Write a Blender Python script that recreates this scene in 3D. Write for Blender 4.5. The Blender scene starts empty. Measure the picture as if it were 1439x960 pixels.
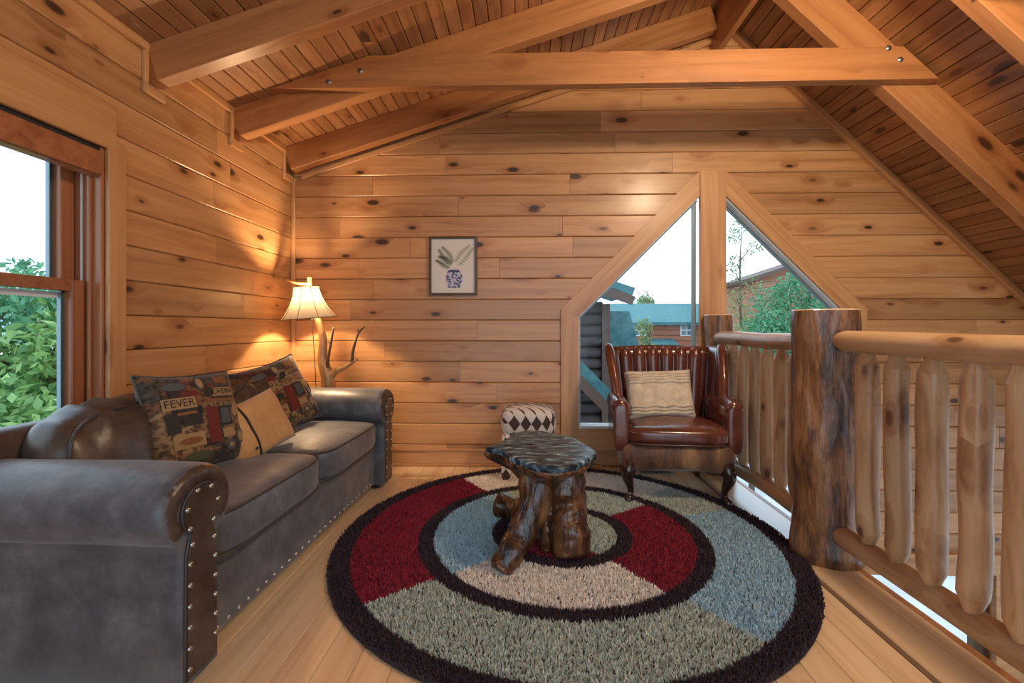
import bpy, bmesh, math, random
import numpy as np
from mathutils import Matrix, Vector, noise as mnoise

random.seed(7)
rng = np.random.default_rng(11)
SC = bpy.context.scene
COL = SC.collection
PI = math.pi

# ------------------------------------------------------------------ camera
H = 1.1
cam_d = bpy.data.cameras.new('camera')
cam = bpy.data.objects.new('camera', cam_d)
COL.objects.link(cam)
cam_d.sensor_width = 36.0
cam_d.lens = 36.0 * 650 / 1439
cam_d.shift_y = -20 / 1439
cam_d.clip_start = 0.05
cam_d.clip_end = 500
cam.location = (0, 0, H)
cam.rotation_euler = (PI / 2, 0, math.atan(19 / 650))
SC.camera = cam

# ------------------------------------------------------------------ colour management
SC.view_settings.view_transform = 'Standard'
SC.view_settings.look = 'None'
SC.view_settings.exposure = 0.48
SC.view_settings.gamma = 1.0
SC.view_settings.use_curve_mapping = False
SC.cycles.use_denoising = True
SC.cycles.max_bounces = 10
SC.cycles.diffuse_bounces = 6
SC.cycles.transparent_max_bounces = 16
SC.cycles.sample_clamp_indirect = 6.0

# ------------------------------------------------------------------ world: bright thin overcast
W = bpy.data.worlds.new('sky')
SC.world = W
W.use_nodes = True
wn, wl = W.node_tree.nodes, W.node_tree.links
wn.clear()
wo = wn.new('ShaderNodeOutputWorld'); wb = wn.new('ShaderNodeBackground')
wt = wn.new('ShaderNodeTexCoord'); wm = wn.new('ShaderNodeMapping')
wm.inputs['Scale'].default_value = (1.0, 1.0, 3.0)
wz = wn.new('ShaderNodeTexNoise'); wz.inputs['Scale'].default_value = 2.2; wz.inputs['Detail'].default_value = 5
wr = wn.new('ShaderNodeValToRGB')
wr.color_ramp.elements[0].position = 0.36; wr.color_ramp.elements[0].color = (0.44, 0.68, 0.92, 1)
wr.color_ramp.elements[1].position = 0.60; wr.color_ramp.elements[1].color = (0.76, 0.90, 1.0, 1)
wl.new(wt.outputs['Generated'], wm.inputs['Vector']); wl.new(wm.outputs['Vector'], wz.inputs['Vector'])
wl.new(wz.outputs['Fac'], wr.inputs['Fac']); wl.new(wr.outputs['Color'], wb.inputs['Color'])
wb.inputs['Strength'].default_value = 2.0
wl.new(wb.outputs['Background'], wo.inputs['Surface'])

FAN_POWER = 82.0
LAMP_POWER = 36.0

# ------------------------------------------------------------------ materials
def new_mat(name):
    m = bpy.data.materials.new(name); m.use_nodes = True
    n = m.node_tree.nodes; l = m.node_tree.links
    b = n['Principled BSDF']
    return m, n, l, b

def ramp(n, stops):
    r = n.new('ShaderNodeValToRGB')
    e = r.color_ramp.elements
    while len(e) < len(stops): e.new(0.5)
    for i, (p, c) in enumerate(stops):
        e[i].position = p; e[i].color = (*c, 1)
    return r

def math_node(n, l, op, a, b=None, clamp=False):
    k = n.new('ShaderNodeMath'); k.operation = op; k.use_clamp = clamp
    for i, v in enumerate((a, b)):
        if v is None: continue
        if isinstance(v, (int, float)): k.inputs[i].default_value = v
        else: l.new(v, k.inputs[i])
    return k.outputs[0]

def wood(name, light, mid, dark, knot=1.0, rough=0.38, coat=0.25, grain=1.0, knot_scale=1.0, var=0.22, bump=0.12, knotcol=(0.045, 0.018, 0.008), long=0.55):
    """pine: long grain along local X, dark knots, a tone of its own for every board"""
    m, n, l, b = new_mat(name)
    tc = n.new('ShaderNodeTexCoord'); oi = n.new('ShaderNodeObjectInfo')
    off = n.new('ShaderNodeCombineXYZ')
    for i, k in enumerate((37.3, 91.7, 53.1)):
        l.new(math_node(n, l, 'MULTIPLY', oi.outputs['Random'], k), off.inputs[i])
    add = n.new('ShaderNodeVectorMath'); add.operation = 'ADD'
    l.new(tc.outputs['Object'], add.inputs[0]); l.new(off.outputs[0], add.inputs[1])
    # knots
    mk = n.new('ShaderNodeMapping'); mk.inputs['Scale'].default_value = (2.6 * knot_scale, 6.0 * knot_scale, 6.0 * knot_scale)
    l.new(add.outputs[0], mk.inputs['Vector'])
    vo = n.new('ShaderNodeTexVoronoi'); vo.feature = 'F1'; vo.inputs['Scale'].default_value = 1.0
    l.new(mk.outputs['Vector'], vo.inputs['Vector'])
    sep = n.new('ShaderNodeSeparateColor'); l.new(vo.outputs['Color'], sep.inputs[0])
    rad = math_node(n, l, 'MULTIPLY', math_node(n, l, 'SUBTRACT', sep.outputs[0], 0.44, True), 0.33 * knot)
    ratio = math_node(n, l, 'DIVIDE', vo.outputs['Distance'], math_node(n, l, 'ADD', rad, 0.0005))
    kmask = n.new('ShaderNodeMapRange'); kmask.inputs['From Min'].default_value = 1.35; kmask.inputs['From Max'].default_value = 0.7
    kmask.interpolation_type = 'SMOOTHSTEP'
    l.new(ratio, kmask.inputs['Value'])
    halo = n.new('ShaderNodeMapRange'); halo.inputs['From Min'].default_value = 4.0; halo.inputs['From Max'].default_value = 0.9
    halo.interpolation_type = 'SMOOTHSTEP'
    l.new(ratio, halo.inputs['Value'])
    # grain
    mg = n.new('ShaderNodeMapping'); mg.inputs['Scale'].default_value = (long, 11.0 * grain, 11.0 * grain)
    l.new(add.outputs[0], mg.inputs['Vector'])
    bend = n.new('ShaderNodeVectorMath'); bend.operation = 'ADD'
    bo = n.new('ShaderNodeCombineXYZ'); l.new(math_node(n, l, 'MULTIPLY', halo.outputs[0], 0.55), bo.inputs[1])
    l.new(mg.outputs['Vector'], bend.inputs[0]); l.new(bo.outputs[0], bend.inputs[1])
    nz = n.new('ShaderNodeTexNoise'); nz.inputs['Scale'].default_value = 1.6; nz.inputs['Detail'].default_value = 5
    nz.inputs['Roughness'].default_value = 0.62; nz.inputs['Distortion'].default_value = 0.6
    l.new(bend.outputs[0], nz.inputs['Vector'])
    cr = ramp(n, [(0.30, dark), (0.48, mid), (0.68, light)])
    l.new(nz.outputs['Fac'], cr.inputs['Fac'])
    hs = n.new('ShaderNodeHueSaturation')
    rnd = n.new('ShaderNodeMapRange'); rnd.inputs['To Min'].default_value = 1 - var; rnd.inputs['To Max'].default_value = 1 + var * 0.7
    l.new(oi.outputs['Random'], rnd.inputs['Value']); l.new(rnd.outputs[0], hs.inputs['Value'])
    l.new(cr.outputs['Color'], hs.inputs['Color'])
    mh = n.new('ShaderNodeMixRGB'); mh.blend_type = 'MULTIPLY'; mh.inputs['Color2'].default_value = (0.62, 0.42, 0.30, 1)
    l.new(math_node(n, l, 'MULTIPLY', halo.outputs[0], 0.55), mh.inputs['Fac']); l.new(hs.outputs['Color'], mh.inputs['Color1'])
    mx = n.new('ShaderNodeMixRGB'); mx.inputs['Color2'].default_value = (*knotcol, 1)
    l.new(math_node(n, l, 'MULTIPLY', kmask.outputs[0], 0.92), mx.inputs['Fac']); l.new(mh.outputs['Color'], mx.inputs['Color1'])
    l.new(mx.outputs['Color'], b.inputs['Base Color'])
    b.inputs['Roughness'].default_value = rough
    b.inputs['Coat Weight'].default_value = coat; b.inputs['Coat Roughness'].default_value = 0.22
    bp = n.new('ShaderNodeBump'); bp.inputs['Strength'].default_value = bump; bp.inputs['Distance'].default_value = 0.004
    l.new(nz.outputs['Fac'], bp.inputs['Height']); l.new(bp.outputs['Normal'], b.inputs['Normal'])
    return m

def plain(name, col, rough=0.5, metal=0.0, coat=0.0, emit=None, estr=0.0):
    m, n, l, b = new_mat(name)
    b.inputs['Base Color'].default_value = (*col, 1); b.inputs['Roughness'].default_value = rough
    b.inputs['Metallic'].default_value = metal; b.inputs['Coat Weight'].default_value = coat
    if emit: b.inputs['Emission Color'].default_value = (*emit, 1); b.inputs['Emission Strength'].default_value = estr
    return m

def mottled(name, stops, scale=6.0, rough=0.5, bump=0.2, bdist=0.003, bscale=60.0, stretch=(1, 1, 1), sheen=0.0, coat=0.0, detail=5, coords='Object', spec=0.5):
    """two or three tones laid out by noise with a fine relief"""
    m, n, l, b = new_mat(name)
    tc = n.new('ShaderNodeTexCoord'); mp = n.new('ShaderNodeMapping'); mp.inputs['Scale'].default_value = stretch
    l.new(tc.outputs[coords], mp.inputs['Vector'])
    nz = n.new('ShaderNodeTexNoise'); nz.inputs['Scale'].default_value = scale; nz.inputs['Detail'].default_value = detail; nz.inputs['Roughness'].default_value = 0.65
    l.new(mp.outputs['Vector'], nz.inputs['Vector'])
    cr = ramp(n, stops); l.new(nz.outputs['Fac'], cr.inputs['Fac']); l.new(cr.outputs['Color'], b.inputs['Base Color'])
    b.inputs['Roughness'].default_value = rough; b.inputs['Sheen Weight'].default_value = sheen; b.inputs['Coat Weight'].default_value = coat
    b.inputs['Specular IOR Level'].default_value = spec
    n2 = n.new('ShaderNodeTexNoise'); n2.inputs['Scale'].default_value = bscale; n2.inputs['Detail'].default_value = 3
    l.new(mp.outputs['Vector'], n2.inputs['Vector'])
    bp = n.new('ShaderNodeBump'); bp.inputs['Strength'].default_value = bump; bp.inputs['Distance'].default_value = bdist
    l.new(n2.outputs['Fac'], bp.inputs['Height']); l.new(bp.outputs['Normal'], b.inputs['Normal'])
    return m

def glass_mat(name, tint=(1, 1, 1), refl=0.08):
    m = bpy.data.materials.new(name); m.use_nodes = True
    n = m.node_tree.nodes; l = m.node_tree.links; n.clear()
    o = n.new('ShaderNodeOutputMaterial'); t = n.new('ShaderNodeBsdfTransparent'); t.inputs['Color'].default_value = (*tint, 1)
    g = n.new('ShaderNodeBsdfGlossy'); g.inputs['Roughness'].default_value = 0.02
    mx = n.new('ShaderNodeMixShader'); fr = n.new('ShaderNodeFresnel'); fr.inputs['IOR'].default_value = 1.2
    l.new(fr.outputs[0], mx.inputs['Fac']); l.new(t.outputs[0], mx.inputs[1]); l.new(g.outputs[0], mx.inputs[2]); l.new(mx.outputs[0], o.inputs['Surface'])
    return m

M = {}
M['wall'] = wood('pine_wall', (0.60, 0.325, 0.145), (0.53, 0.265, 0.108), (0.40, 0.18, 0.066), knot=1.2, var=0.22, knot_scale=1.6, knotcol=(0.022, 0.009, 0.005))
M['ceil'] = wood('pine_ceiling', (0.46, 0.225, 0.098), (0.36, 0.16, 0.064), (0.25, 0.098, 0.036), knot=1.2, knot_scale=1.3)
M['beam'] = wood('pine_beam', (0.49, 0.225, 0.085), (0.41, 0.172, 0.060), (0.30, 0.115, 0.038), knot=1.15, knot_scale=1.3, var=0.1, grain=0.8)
M['trim'] = wood('pine_trim', (0.66, 0.36, 0.16), (0.56, 0.28, 0.11), (0.44, 0.19, 0.07), knot=0.7, var=0.08)
M['redtrim'] = wood('stained_sash', (0.42, 0.17, 0.07), (0.34, 0.12, 0.045), (0.24, 0.075, 0.03), knot=0.3, var=0.08)
M['floor'] = wood('pine_floor', (0.84, 0.65, 0.43), (0.79, 0.58, 0.36), (0.67, 0.45, 0.26), knot=0.7, rough=0.22, coat=0.6, var=0.12, knotcol=(0.16, 0.06, 0.02))
M['edge'] = wood('pine_edge_board', (0.76, 0.58, 0.38), (0.70, 0.51, 0.31), (0.58, 0.39, 0.22), knot=0.5, rough=0.22, coat=0.7, var=0.06)
M['log'] = wood('peeled_log', (0.66, 0.47, 0.29), (0.54, 0.345, 0.185), (0.34, 0.18, 0.085), knot=1.2, knot_scale=1.8, rough=0.4, coat=0.2, grain=0.8, var=0.18, long=1.2, knotcol=(0.12, 0.055, 0.025))
M['groove'] = plain('groove_shadow_wood', (0.10, 0.04, 0.015), 0.8)
M['post'] = mottled('rough_bark_stripped_log', [(0.34, (0.035, 0.016, 0.009)), (0.46, (0.14, 0.062, 0.028)), (0.58, (0.33, 0.155, 0.062)), (0.70, (0.23, 0.135, 0.08))], scale=6.5, rough=0.36, bump=1.0, bdist=0.02, bscale=11, stretch=(2.2, 2.2, 0.55), coat=0.3)
M['stump'] = mottled('lacquered_root_wood', [(0.34, (0.014, 0.006, 0.004)), (0.48, (0.065, 0.024, 0.010)), (0.60, (0.20, 0.082, 0.027)), (0.72, (0.38, 0.17, 0.06))], scale=7.0, rough=0.3, bump=1.0, bdist=0.016, bscale=13, stretch=(2.6, 2.6, 0.5), coat=0.35)
M['slab'] = mottled('black_resin_slab', [(0.38, (0.010, 0.014, 0.020)), (0.48, (0.028, 0.052, 0.072)), (0.57, (0.10, 0.18, 0.24)), (0.66, (0.38, 0.52, 0.60))], scale=26, rough=0.30, bump=0.6, bdist=0.010, bscale=26, stretch=(0.7, 1.8, 1), coat=0.0, spec=0.25)  # pale blue streaks put the sky's reflection into the base colour
M['suede'] = mottled('grey_brown_suede', [(0.33, (0.052, 0.058, 0.074)), (0.52, (0.095, 0.102, 0.122)), (0.72, (0.175, 0.18, 0.20))], scale=9, rough=0.42, bump=0.25, bdist=0.003, bscale=45, sheen=0.25)
M['leather'] = mottled('worn_brown_leather', [(0.35, (0.042, 0.027, 0.021)), (0.55, (0.075, 0.05, 0.038)), (0.72, (0.12, 0.085, 0.065))], scale=8, rough=0.36, bump=0.3, bdist=0.003, bscale=30)
M['piping'] = plain('dark_piping', (0.05, 0.042, 0.042), 0.45)
M['brass'] = plain('antique_nail', (0.42, 0.38, 0.33), 0.28, 0.95)
M['oxblood'] = mottled('oxblood_leather', [(0.32, (0.075, 0.020, 0.012)), (0.55, (0.135, 0.038, 0.022)), (0.75, (0.20, 0.065, 0.036))], scale=5, rough=0.24, bump=0.15, bdist=0.002, bscale=70, coat=0.45)
M['hide'] = mottled('brown_hair_hide', [(0.32, (0.035, 0.014, 0.007)), (0.50, (0.15, 0.062, 0.024)), (0.70, (0.36, 0.19, 0.08))], scale=9, rough=0.55, bump=0.8, bdist=0.006, bscale=60, stretch=(1, 1, 0.35), sheen=0.4)
M['darkwood'] = plain('dark_carved_wood', (0.035, 0.014, 0.009), 0.25, 0, 0.5)
M['knit'] = mottled('cream_knit', [(0.35, (0.60, 0.48, 0.34)), (0.6, (0.76, 0.65, 0.49))], scale=20, rough=0.85, bump=0.5, bdist=0.004, bscale=110, sheen=0.3)
M['tan'] = mottled('tan_suede', [(0.35, (0.50, 0.25, 0.085)), (0.65, (0.62, 0.34, 0.13))], scale=8, rough=0.75, bump=0.15, bdist=0.002, bscale=80, sheen=0.3)
M['metal'] = plain('bolt_steel', (0.30, 0.30, 0.30), 0.35, 0.9)
M['white'] = plain('white_vinyl', (0.72, 0.76, 0.78), 0.4)
M['grey'] = plain('grey_aluminium', (0.22, 0.30, 0.34), 0.4, 0.3)
M['glass'] = glass_mat('window_glass')
M['black'] = plain('dark_screen_edge', (0.02, 0.022, 0.025), 0.5)
M['ventm'] = plain('vent_metal', (0.30, 0.32, 0.32), 0.4, 0.5)

# ------------------------------------------------------------------ helpers
def link(name, me, mat=None, parent=None, smooth=False):
    o = bpy.data.objects.new(name, me); COL.objects.link(o)
    if mat is not None and len(me.materials) == 0: me.materials.append(mat)
    if smooth and len(me.polygons): me.polygons.foreach_set('use_smooth', [True] * len(me.polygons))
    if parent is not None: o.parent = parent
    return o

def mesh(name, vs, fs):
    me = bpy.data.meshes.new(name); me.from_pydata([tuple(v) for v in vs], [], fs); me.update()
    return me

def fix(me):
    bm = bmesh.new(); bm.from_mesh(me); bmesh.ops.recalc_face_normals(bm, faces=bm.faces); bm.to_mesh(me); bm.free(); me.update()
    return me

def obj(name, vs, fs, mat, parent=None, smooth=False):
    return link(name, fix(mesh(name, vs, fs)), mat, parent, smooth)

def tag(o, label=None, cat=None, group=None, kind=None):
    if label: o['label'] = label
    if cat: o['category'] = cat
    if group: o['group'] = group
    if kind: o['kind'] = kind
    return o

def thing(name, loc, rz, label, cat, group=None):
    e = bpy.data.objects.new(name, None); COL.objects.link(e)
    e.empty_display_size = 0.1; e.location = loc; e.rotation_euler = (0, 0, rz)
    return tag(e, label, cat, group)

def box_mesh(x0, x1, y0, y1, z0, z1, bev=0.0, seg=2):
    bm = bmesh.new()
    vs = [bm.verts.new(p) for p in ((x0, y0, z0), (x1, y0, z0), (x1, y1, z0), (x0, y1, z0), (x0, y0, z1), (x1, y0, z1), (x1, y1, z1), (x0, y1, z1))]
    for f in ((3, 2, 1, 0), (4, 5, 6, 7), (0, 1, 5, 4), (1, 2, 6, 5), (2, 3, 7, 6), (3, 0, 4, 7)): bm.faces.new([vs[i] for i in f])
    if bev > 0: bmesh.ops.bevel(bm, geom=bm.edges[:], offset=bev, segments=seg, affect='EDGES', profile=0.5)
    me = bpy.data.meshes.new('box'); bm.to_mesh(me); bm.free(); me.update()
    return me

def box(name, x0, x1, y0, y1, z0, z1, mat, parent=None, bev=0.0, smooth=False):
    return link(name, box_mesh(x0, x1, y0, y1, z0, z1, bev), mat, parent, smooth)

def beam_box(name, a, b, w, d, up, mat, parent=None, bev=0.004):
    """timber from a to b (centre line), w across, d along 'up'; grain runs along local X"""
    a = Vector(a); b = Vector(b); L = (b - a).length; x = (b - a) / L
    z = Vector(up); z = (z - x * z.dot(x)).normalized(); y = z.cross(x)
    me = box_mesh(-L / 2, L / 2, -w / 2, w / 2, -d / 2, d / 2, bev, 1)
    o = link(name, me, mat, parent)
    mt = Matrix((x, y, z)).transposed().to_4x4(); mt.translation = (a + b) / 2
    o.matrix_world = mt
    return o

def prism(name, poly, frame, t, mat, parent=None, chamfer=0.0, yr=None, gap=0.0):
    """polygon in local (x along the grain, y across) raised t along local z; frame maps local to world"""
    if gap:
        ya, yb_ = (min(p[1] for p in poly), max(p[1] for p in poly)) if yr is None else yr
        poly = [(p[0], min(max(p[1], ya + gap), yb_ - gap)) for p in poly]; yr = (ya + gap, yb_ - gap)
    cx = sum(p[0] for p in poly) / len(poly); cy = sum(p[1] for p in poly) / len(poly)
    k = len(poly); vs = [(p[0] - cx, p[1] - cy, 0) for p in poly]
    if chamfer > 0:
        y0 = min(p[1] for p in poly) if yr is None else yr[0]; y1 = max(p[1] for p in poly) if yr is None else yr[1]
        xm = min(p[0] for p in poly); xM = max(p[0] for p in poly)
        vs += [(p[0] - cx, p[1] - cy, t - chamfer) for p in poly]
        vs += [(min(max(p[0], xm + 0.0012), xM - 0.0012) - cx, min(max(p[1], y0 + chamfer), y1 - chamfer) - cy, t) for p in poly]
        n = 3
    else:
        vs += [(p[0] - cx, p[1] - cy, t) for p in poly]; n = 2
    fs = [list(range(k))[::-1], [(n - 1) * k + i for i in range(k)]]
    for s in range(n - 1):
        for i in range(k): j = (i + 1) % k; fs.append([s * k + i, s * k + j, (s + 1) * k + j, (s + 1) * k + i])
    o = obj(name, vs, fs, mat, parent)
    o.matrix_world = frame @ Matrix.Translation((cx, cy, 0))
    return o

def frame(o, x, y, z):
    m = Matrix((x, y, z)).transposed().to_4x4(); m.translation = o
    return m

def tube(path, radii, seg=12, caps=True, wob=0.0, seed=0, flat=1.0):
    """swept round section along a path, optional lumpy surface; returns verts, faces"""
    P = [Vector(p) for p in path]; vs = []; fs = []
    t0 = (P[1] - P[0]).normalized(); ref = Vector((0, 0, 1)) if abs(t0.z) < 0.9 else Vector((1, 0, 0))
    nrm = (ref - t0 * ref.dot(t0)).normalized()
    for i, p in enumerate(P):
        t = (P[min(i + 1, len(P) - 1)] - P[max(i - 1, 0)]).normalized()
        nrm = (nrm - t * nrm.dot(t)).normalized(); bn = t.cross(nrm)
        for s in range(seg):
            a = 2 * PI * s / seg
            r = radii[i]
            if wob: r *= 1 + wob * mnoise.noise(Vector((math.cos(a) * 1.2 + seed * 7.1, math.sin(a) * 1.2, i * 0.35 + seed * 3.3)))
            vs.append(p + nrm * (math.cos(a) * r) + bn * (math.sin(a) * r * flat))
    for i in range(len(P) - 1):
        for s in range(seg):
            q = (s + 1) % seg
            fs.append([i * seg + s, i * seg + q, (i + 1) * seg + q, (i + 1) * seg + s])
    if caps: fs.append(list(range(seg))[::-1]); fs.append([(len(P) - 1) * seg + s for s in range(seg)])
    return vs, fs

def smooth_path(ctrl, rad, n=20):
    """Catmull-Rom through control points with radii"""
    C = [Vector(c) for c in ctrl]; out = []; ro = []
    m = len(C) - 1
    for k in range(n + 1):
        u = k / n * m; i = min(int(u), m - 1); t = u - i
        p0, p1, p2, p3 = C[max(i - 1, 0)], C[i], C[i + 1], C[min(i + 2, m)]
        out.append(0.5 * ((2 * p1) + (p2 - p0) * t + (2 * p0 - 5 * p1 + 4 * p2 - p3) * t * t + (3 * p1 - p0 - 3 * p2 + p3) * t ** 3))
        ro.append(rad[i] * (1 - t) + rad[i + 1] * t)
    return out, ro

def tube_obj(name, ctrl, rad, mat, parent=None, n=20, seg=12, wob=0.0, seed=0, flat=1.0):
    p, r = smooth_path(ctrl, rad, n)
    v, f = tube(p, r, seg, True, wob, seed, flat)
    return obj(name, v, f, mat, parent, True)

def lathe(profile, seg=24, cx=0, cy=0):
    vs = []; fs = []
    for (r, z) in profile:
        for s in range(seg): a = 2 * PI * s / seg; vs.append((cx + r * math.cos(a), cy + r * math.sin(a), z))
    for i in range(len(profile) - 1):
        for s in range(seg): q = (s + 1) % seg; fs.append([i * seg + s, i * seg + q, (i + 1) * seg + q, (i + 1) * seg + s])
    return vs, fs

def puff(sx, sy, sz, n=14, p=5.0, top=0.0, seed=0, wrinkle=0.0):
    """soft upholstery block: superellipsoid cube with a crowned top"""
    vs = {}; fs = []; V = []
    def key(a, b, c): return (round(a, 5), round(b, 5), round(c, 5))
    def vert(a, b, c):
        k = key(a, b, c)
        if k not in vs:
            q = (abs(a) ** p + abs(b) ** p + abs(c) ** p) ** (1 / p)
            x, y, z = a / q, b / q, c / q
            zz = z * sz + (top * (1 - x * x) * (1 - y * y) if z > 0 else 0)
            P = Vector((x * sx, y * sy, zz))
            if wrinkle:
                d = mnoise.noise(Vector((P.x * 9 + seed, P.y * 9, P.z * 9))) * wrinkle
                P += Vector((x, y, z)).normalized() * d
            vs[k] = len(V); V.append(P)
        return vs[k]
    g = [math.sin((i / n * 2 - 1) * PI / 2 * 0.92) / math.sin(PI / 2 * 0.92) for i in range(n + 1)]
    for ax in range(3):
        for s in (-1, 1):
            for i in range(n):
                for j in range(n):
                    q = []
                    for (u, v) in ((g[i], g[j]), (g[i + 1], g[j]), (g[i + 1], g[j + 1]), (g[i], g[j + 1])):
                        c = [0, 0, 0]; c[ax] = s; c[(ax + 1) % 3] = u; c[(ax + 2) % 3] = v; q.append(vert(*c))
                    fs.append(q if s > 0 else q[::-1])
    return V, fs

def grow_pillow(w, h, t, n=22, pinch=0.10, lump=0.010, seed=0):
    """scatter cushion: local x across, local z up, local y thickness (front is -y); returns front height function"""
    def prof(a, b):
        e = max(0.0, (1 - abs(a) ** 2.6)) * max(0.0, (1 - abs(b) ** 2.6))
        return t * e ** 0.42 + lump * mnoise.noise(Vector((a * 2.2 + seed, b * 2.2, seed * 1.7))) * e
    def place(a, b):
        x = a * w / 2 * (1 - pinch * (1 - abs(a)) * 0 - pinch * (1 - b * b) * abs(a) ** 2 * 0.6)
        z = b * h / 2 * (1 - pinch * (1 - a * a) * abs(b) ** 2 * 0.6)
        return x, z
    vs = []; fs = []; g = [-1 + 2 * i / n for i in range(n + 1)]
    for s in (-1, 1):
        for i in range(n + 1):
            for j in range(n + 1):
                x, z = place(g[i], g[j]); vs.append((x, s * prof(g[i], g[j]), z + h / 2))
    N = (n + 1) ** 2
    for s in range(2):
        for i in range(n):
            for j in range(n):
                q = [s * N + i * (n + 1) + j, s * N + (i + 1) * (n + 1) + j, s * N + (i + 1) * (n + 1) + j + 1, s * N + i * (n + 1) + j + 1]
                fs.append(q)
    bm = bmesh.new()
    bv = [bm.verts.new(v) for v in vs]
    for f in fs: bm.faces.new([bv[i] for i in f])
    bmesh.ops.remove_doubles(bm, verts=bm.verts, dist=1e-5); bmesh.ops.recalc_face_normals(bm, faces=bm.faces)
    me = bpy.data.meshes.new('pillow'); bm.to_mesh(me); bm.free()
    edge = [place(math.copysign(1, math.cos(a)) * min(1, abs(math.cos(a)) * 1.42), math.copysign(1, math.sin(a)) * min(1, abs(math.sin(a)) * 1.42)) for a in [2 * PI * k / 64 for k in range(64)]]
    return me, prof, [(x, 0, z + h / 2) for x, z in edge]

def decal(name, pts, w, h, prof, mat, parent, lift=0.0015, n=6):
    """flat print conforming to a pillow's front: pts is a polygon in pillow coordinates (x, z from the bottom)"""
    bm = bmesh.new(); bm.faces.new([bm.verts.new((p[0], 0, p[1])) for p in pts])
    bmesh.ops.triangulate(bm, faces=bm.faces[:])
    bmesh.ops.subdivide_edges(bm, edges=bm.edges[:], cuts=2, use_grid_fill=False)
    bmesh.ops.triangulate(bm, faces=bm.faces[:])
    for v in bm.verts:
        a = max(-0.97, min(0.97, v.co.x / (w / 2))); b = max(-0.97, min(0.97, (v.co.z - h / 2) / (h / 2)))
        v.co.y = -prof(a, b) - lift
    me = bpy.data.meshes.new(name); bm.to_mesh(me); bm.free()
    return link(name, me, mat, parent)

def text_pts(body, size):
    cu = bpy.data.curves.new('lettering', 'FONT'); cu.body = body; cu.size = size; cu.align_x = 'CENTER'; cu.align_y = 'CENTER'; cu.resolution_u = 3
    o = bpy.data.objects.new('lettering', cu); COL.objects.link(o)
    dg = bpy.context.evaluated_depsgraph_get()
    me = bpy.data.meshes.new_from_object(o.evaluated_get(dg))
    bpy.data.objects.remove(o)
    return me

# ------------------------------------------------------------------ room measures
YB = 3.67            # face of the back wall
XL = -1.875          # face of the left wall
XE = 1.50            # edge of the loft floor
YR = -2.6            # wall behind the camera
XR = 4.75            # far side of the great room
ZL = -2.6            # great room floor
RX, RZ = 1.487, 3.56  # ridge
SL, SR = 0.316, 0.95  # roof slopes
def z_left(x): return RZ - SL * (RX - x)
def z_right(x): return RZ - SR * (x - RX)
ROW = 0.1652
ROW0 = 1.157 - ROW * 24
VX, VY, VZ = Vector((1, 0, 0)), Vector((0, 1, 0)), Vector((0, 0, 1))
aL, aR = math.atan(SL), math.atan(SR)
nL = Vector((math.sin(aL), 0, -math.cos(aL))); sL = Vector((math.cos(aL), 0, math.sin(aL)))
nR = Vector((-math.sin(aR), 0, -math.cos(aR))); sR = Vector((math.cos(aR), 0, -math.sin(aR)))

def structure(o): o['kind'] = 'structure'; return o

# ---- floor
fl = structure(box('floor', XL - 0.2, XE, YR, YB + 0.2, -0.24, -0.012, M['groove']))
Ff = frame((0, 0, -0.012), VY, -VX, VZ)
x = 1.262; PW = 0.121; k = 0
while x > XL - 0.05:
    cuts = [YR] + sorted([random.uniform(-1.5, 0.6), random.uniform(1.6, 3.2)]) + [YB]
    if k % 3 == 0: cuts = [YR, random.uniform(-0.5, 1.2), YB]
    for a, b in zip(cuts[:-1], cuts[1:]):
        prism('plank', [(a, -x), (b, -x), (b, -(x - PW)), (a, -(x - PW))], Ff, 0.012, M['floor'], fl, 0.0015, None, 0.0009)
    x -= PW; k += 1
prism('threshold_strip', [(YR, -1.285), (YB, -1.285), (YB, -1.263), (YR, -1.263)], Ff, 0.014, plain('strip_wood', (0.20, 0.12, 0.075), 0.5), fl, 0.002)
prism('edge_board', [(YR, -XE), (YB, -XE), (YB, -1.2855), (YR, -1.2855)], Ff, 0.016, M['edge'], fl, 0.003)
structure(box('floor_great_room', XL - 0.2, XR, YR, YB + 0.2, ZL - 0.1, ZL, M['floor']))
structure(box('trim_fascia', XE, XE + 0.03, YR, YB, -0.30, 0.004, M['beam'], None, 0.003))

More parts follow.
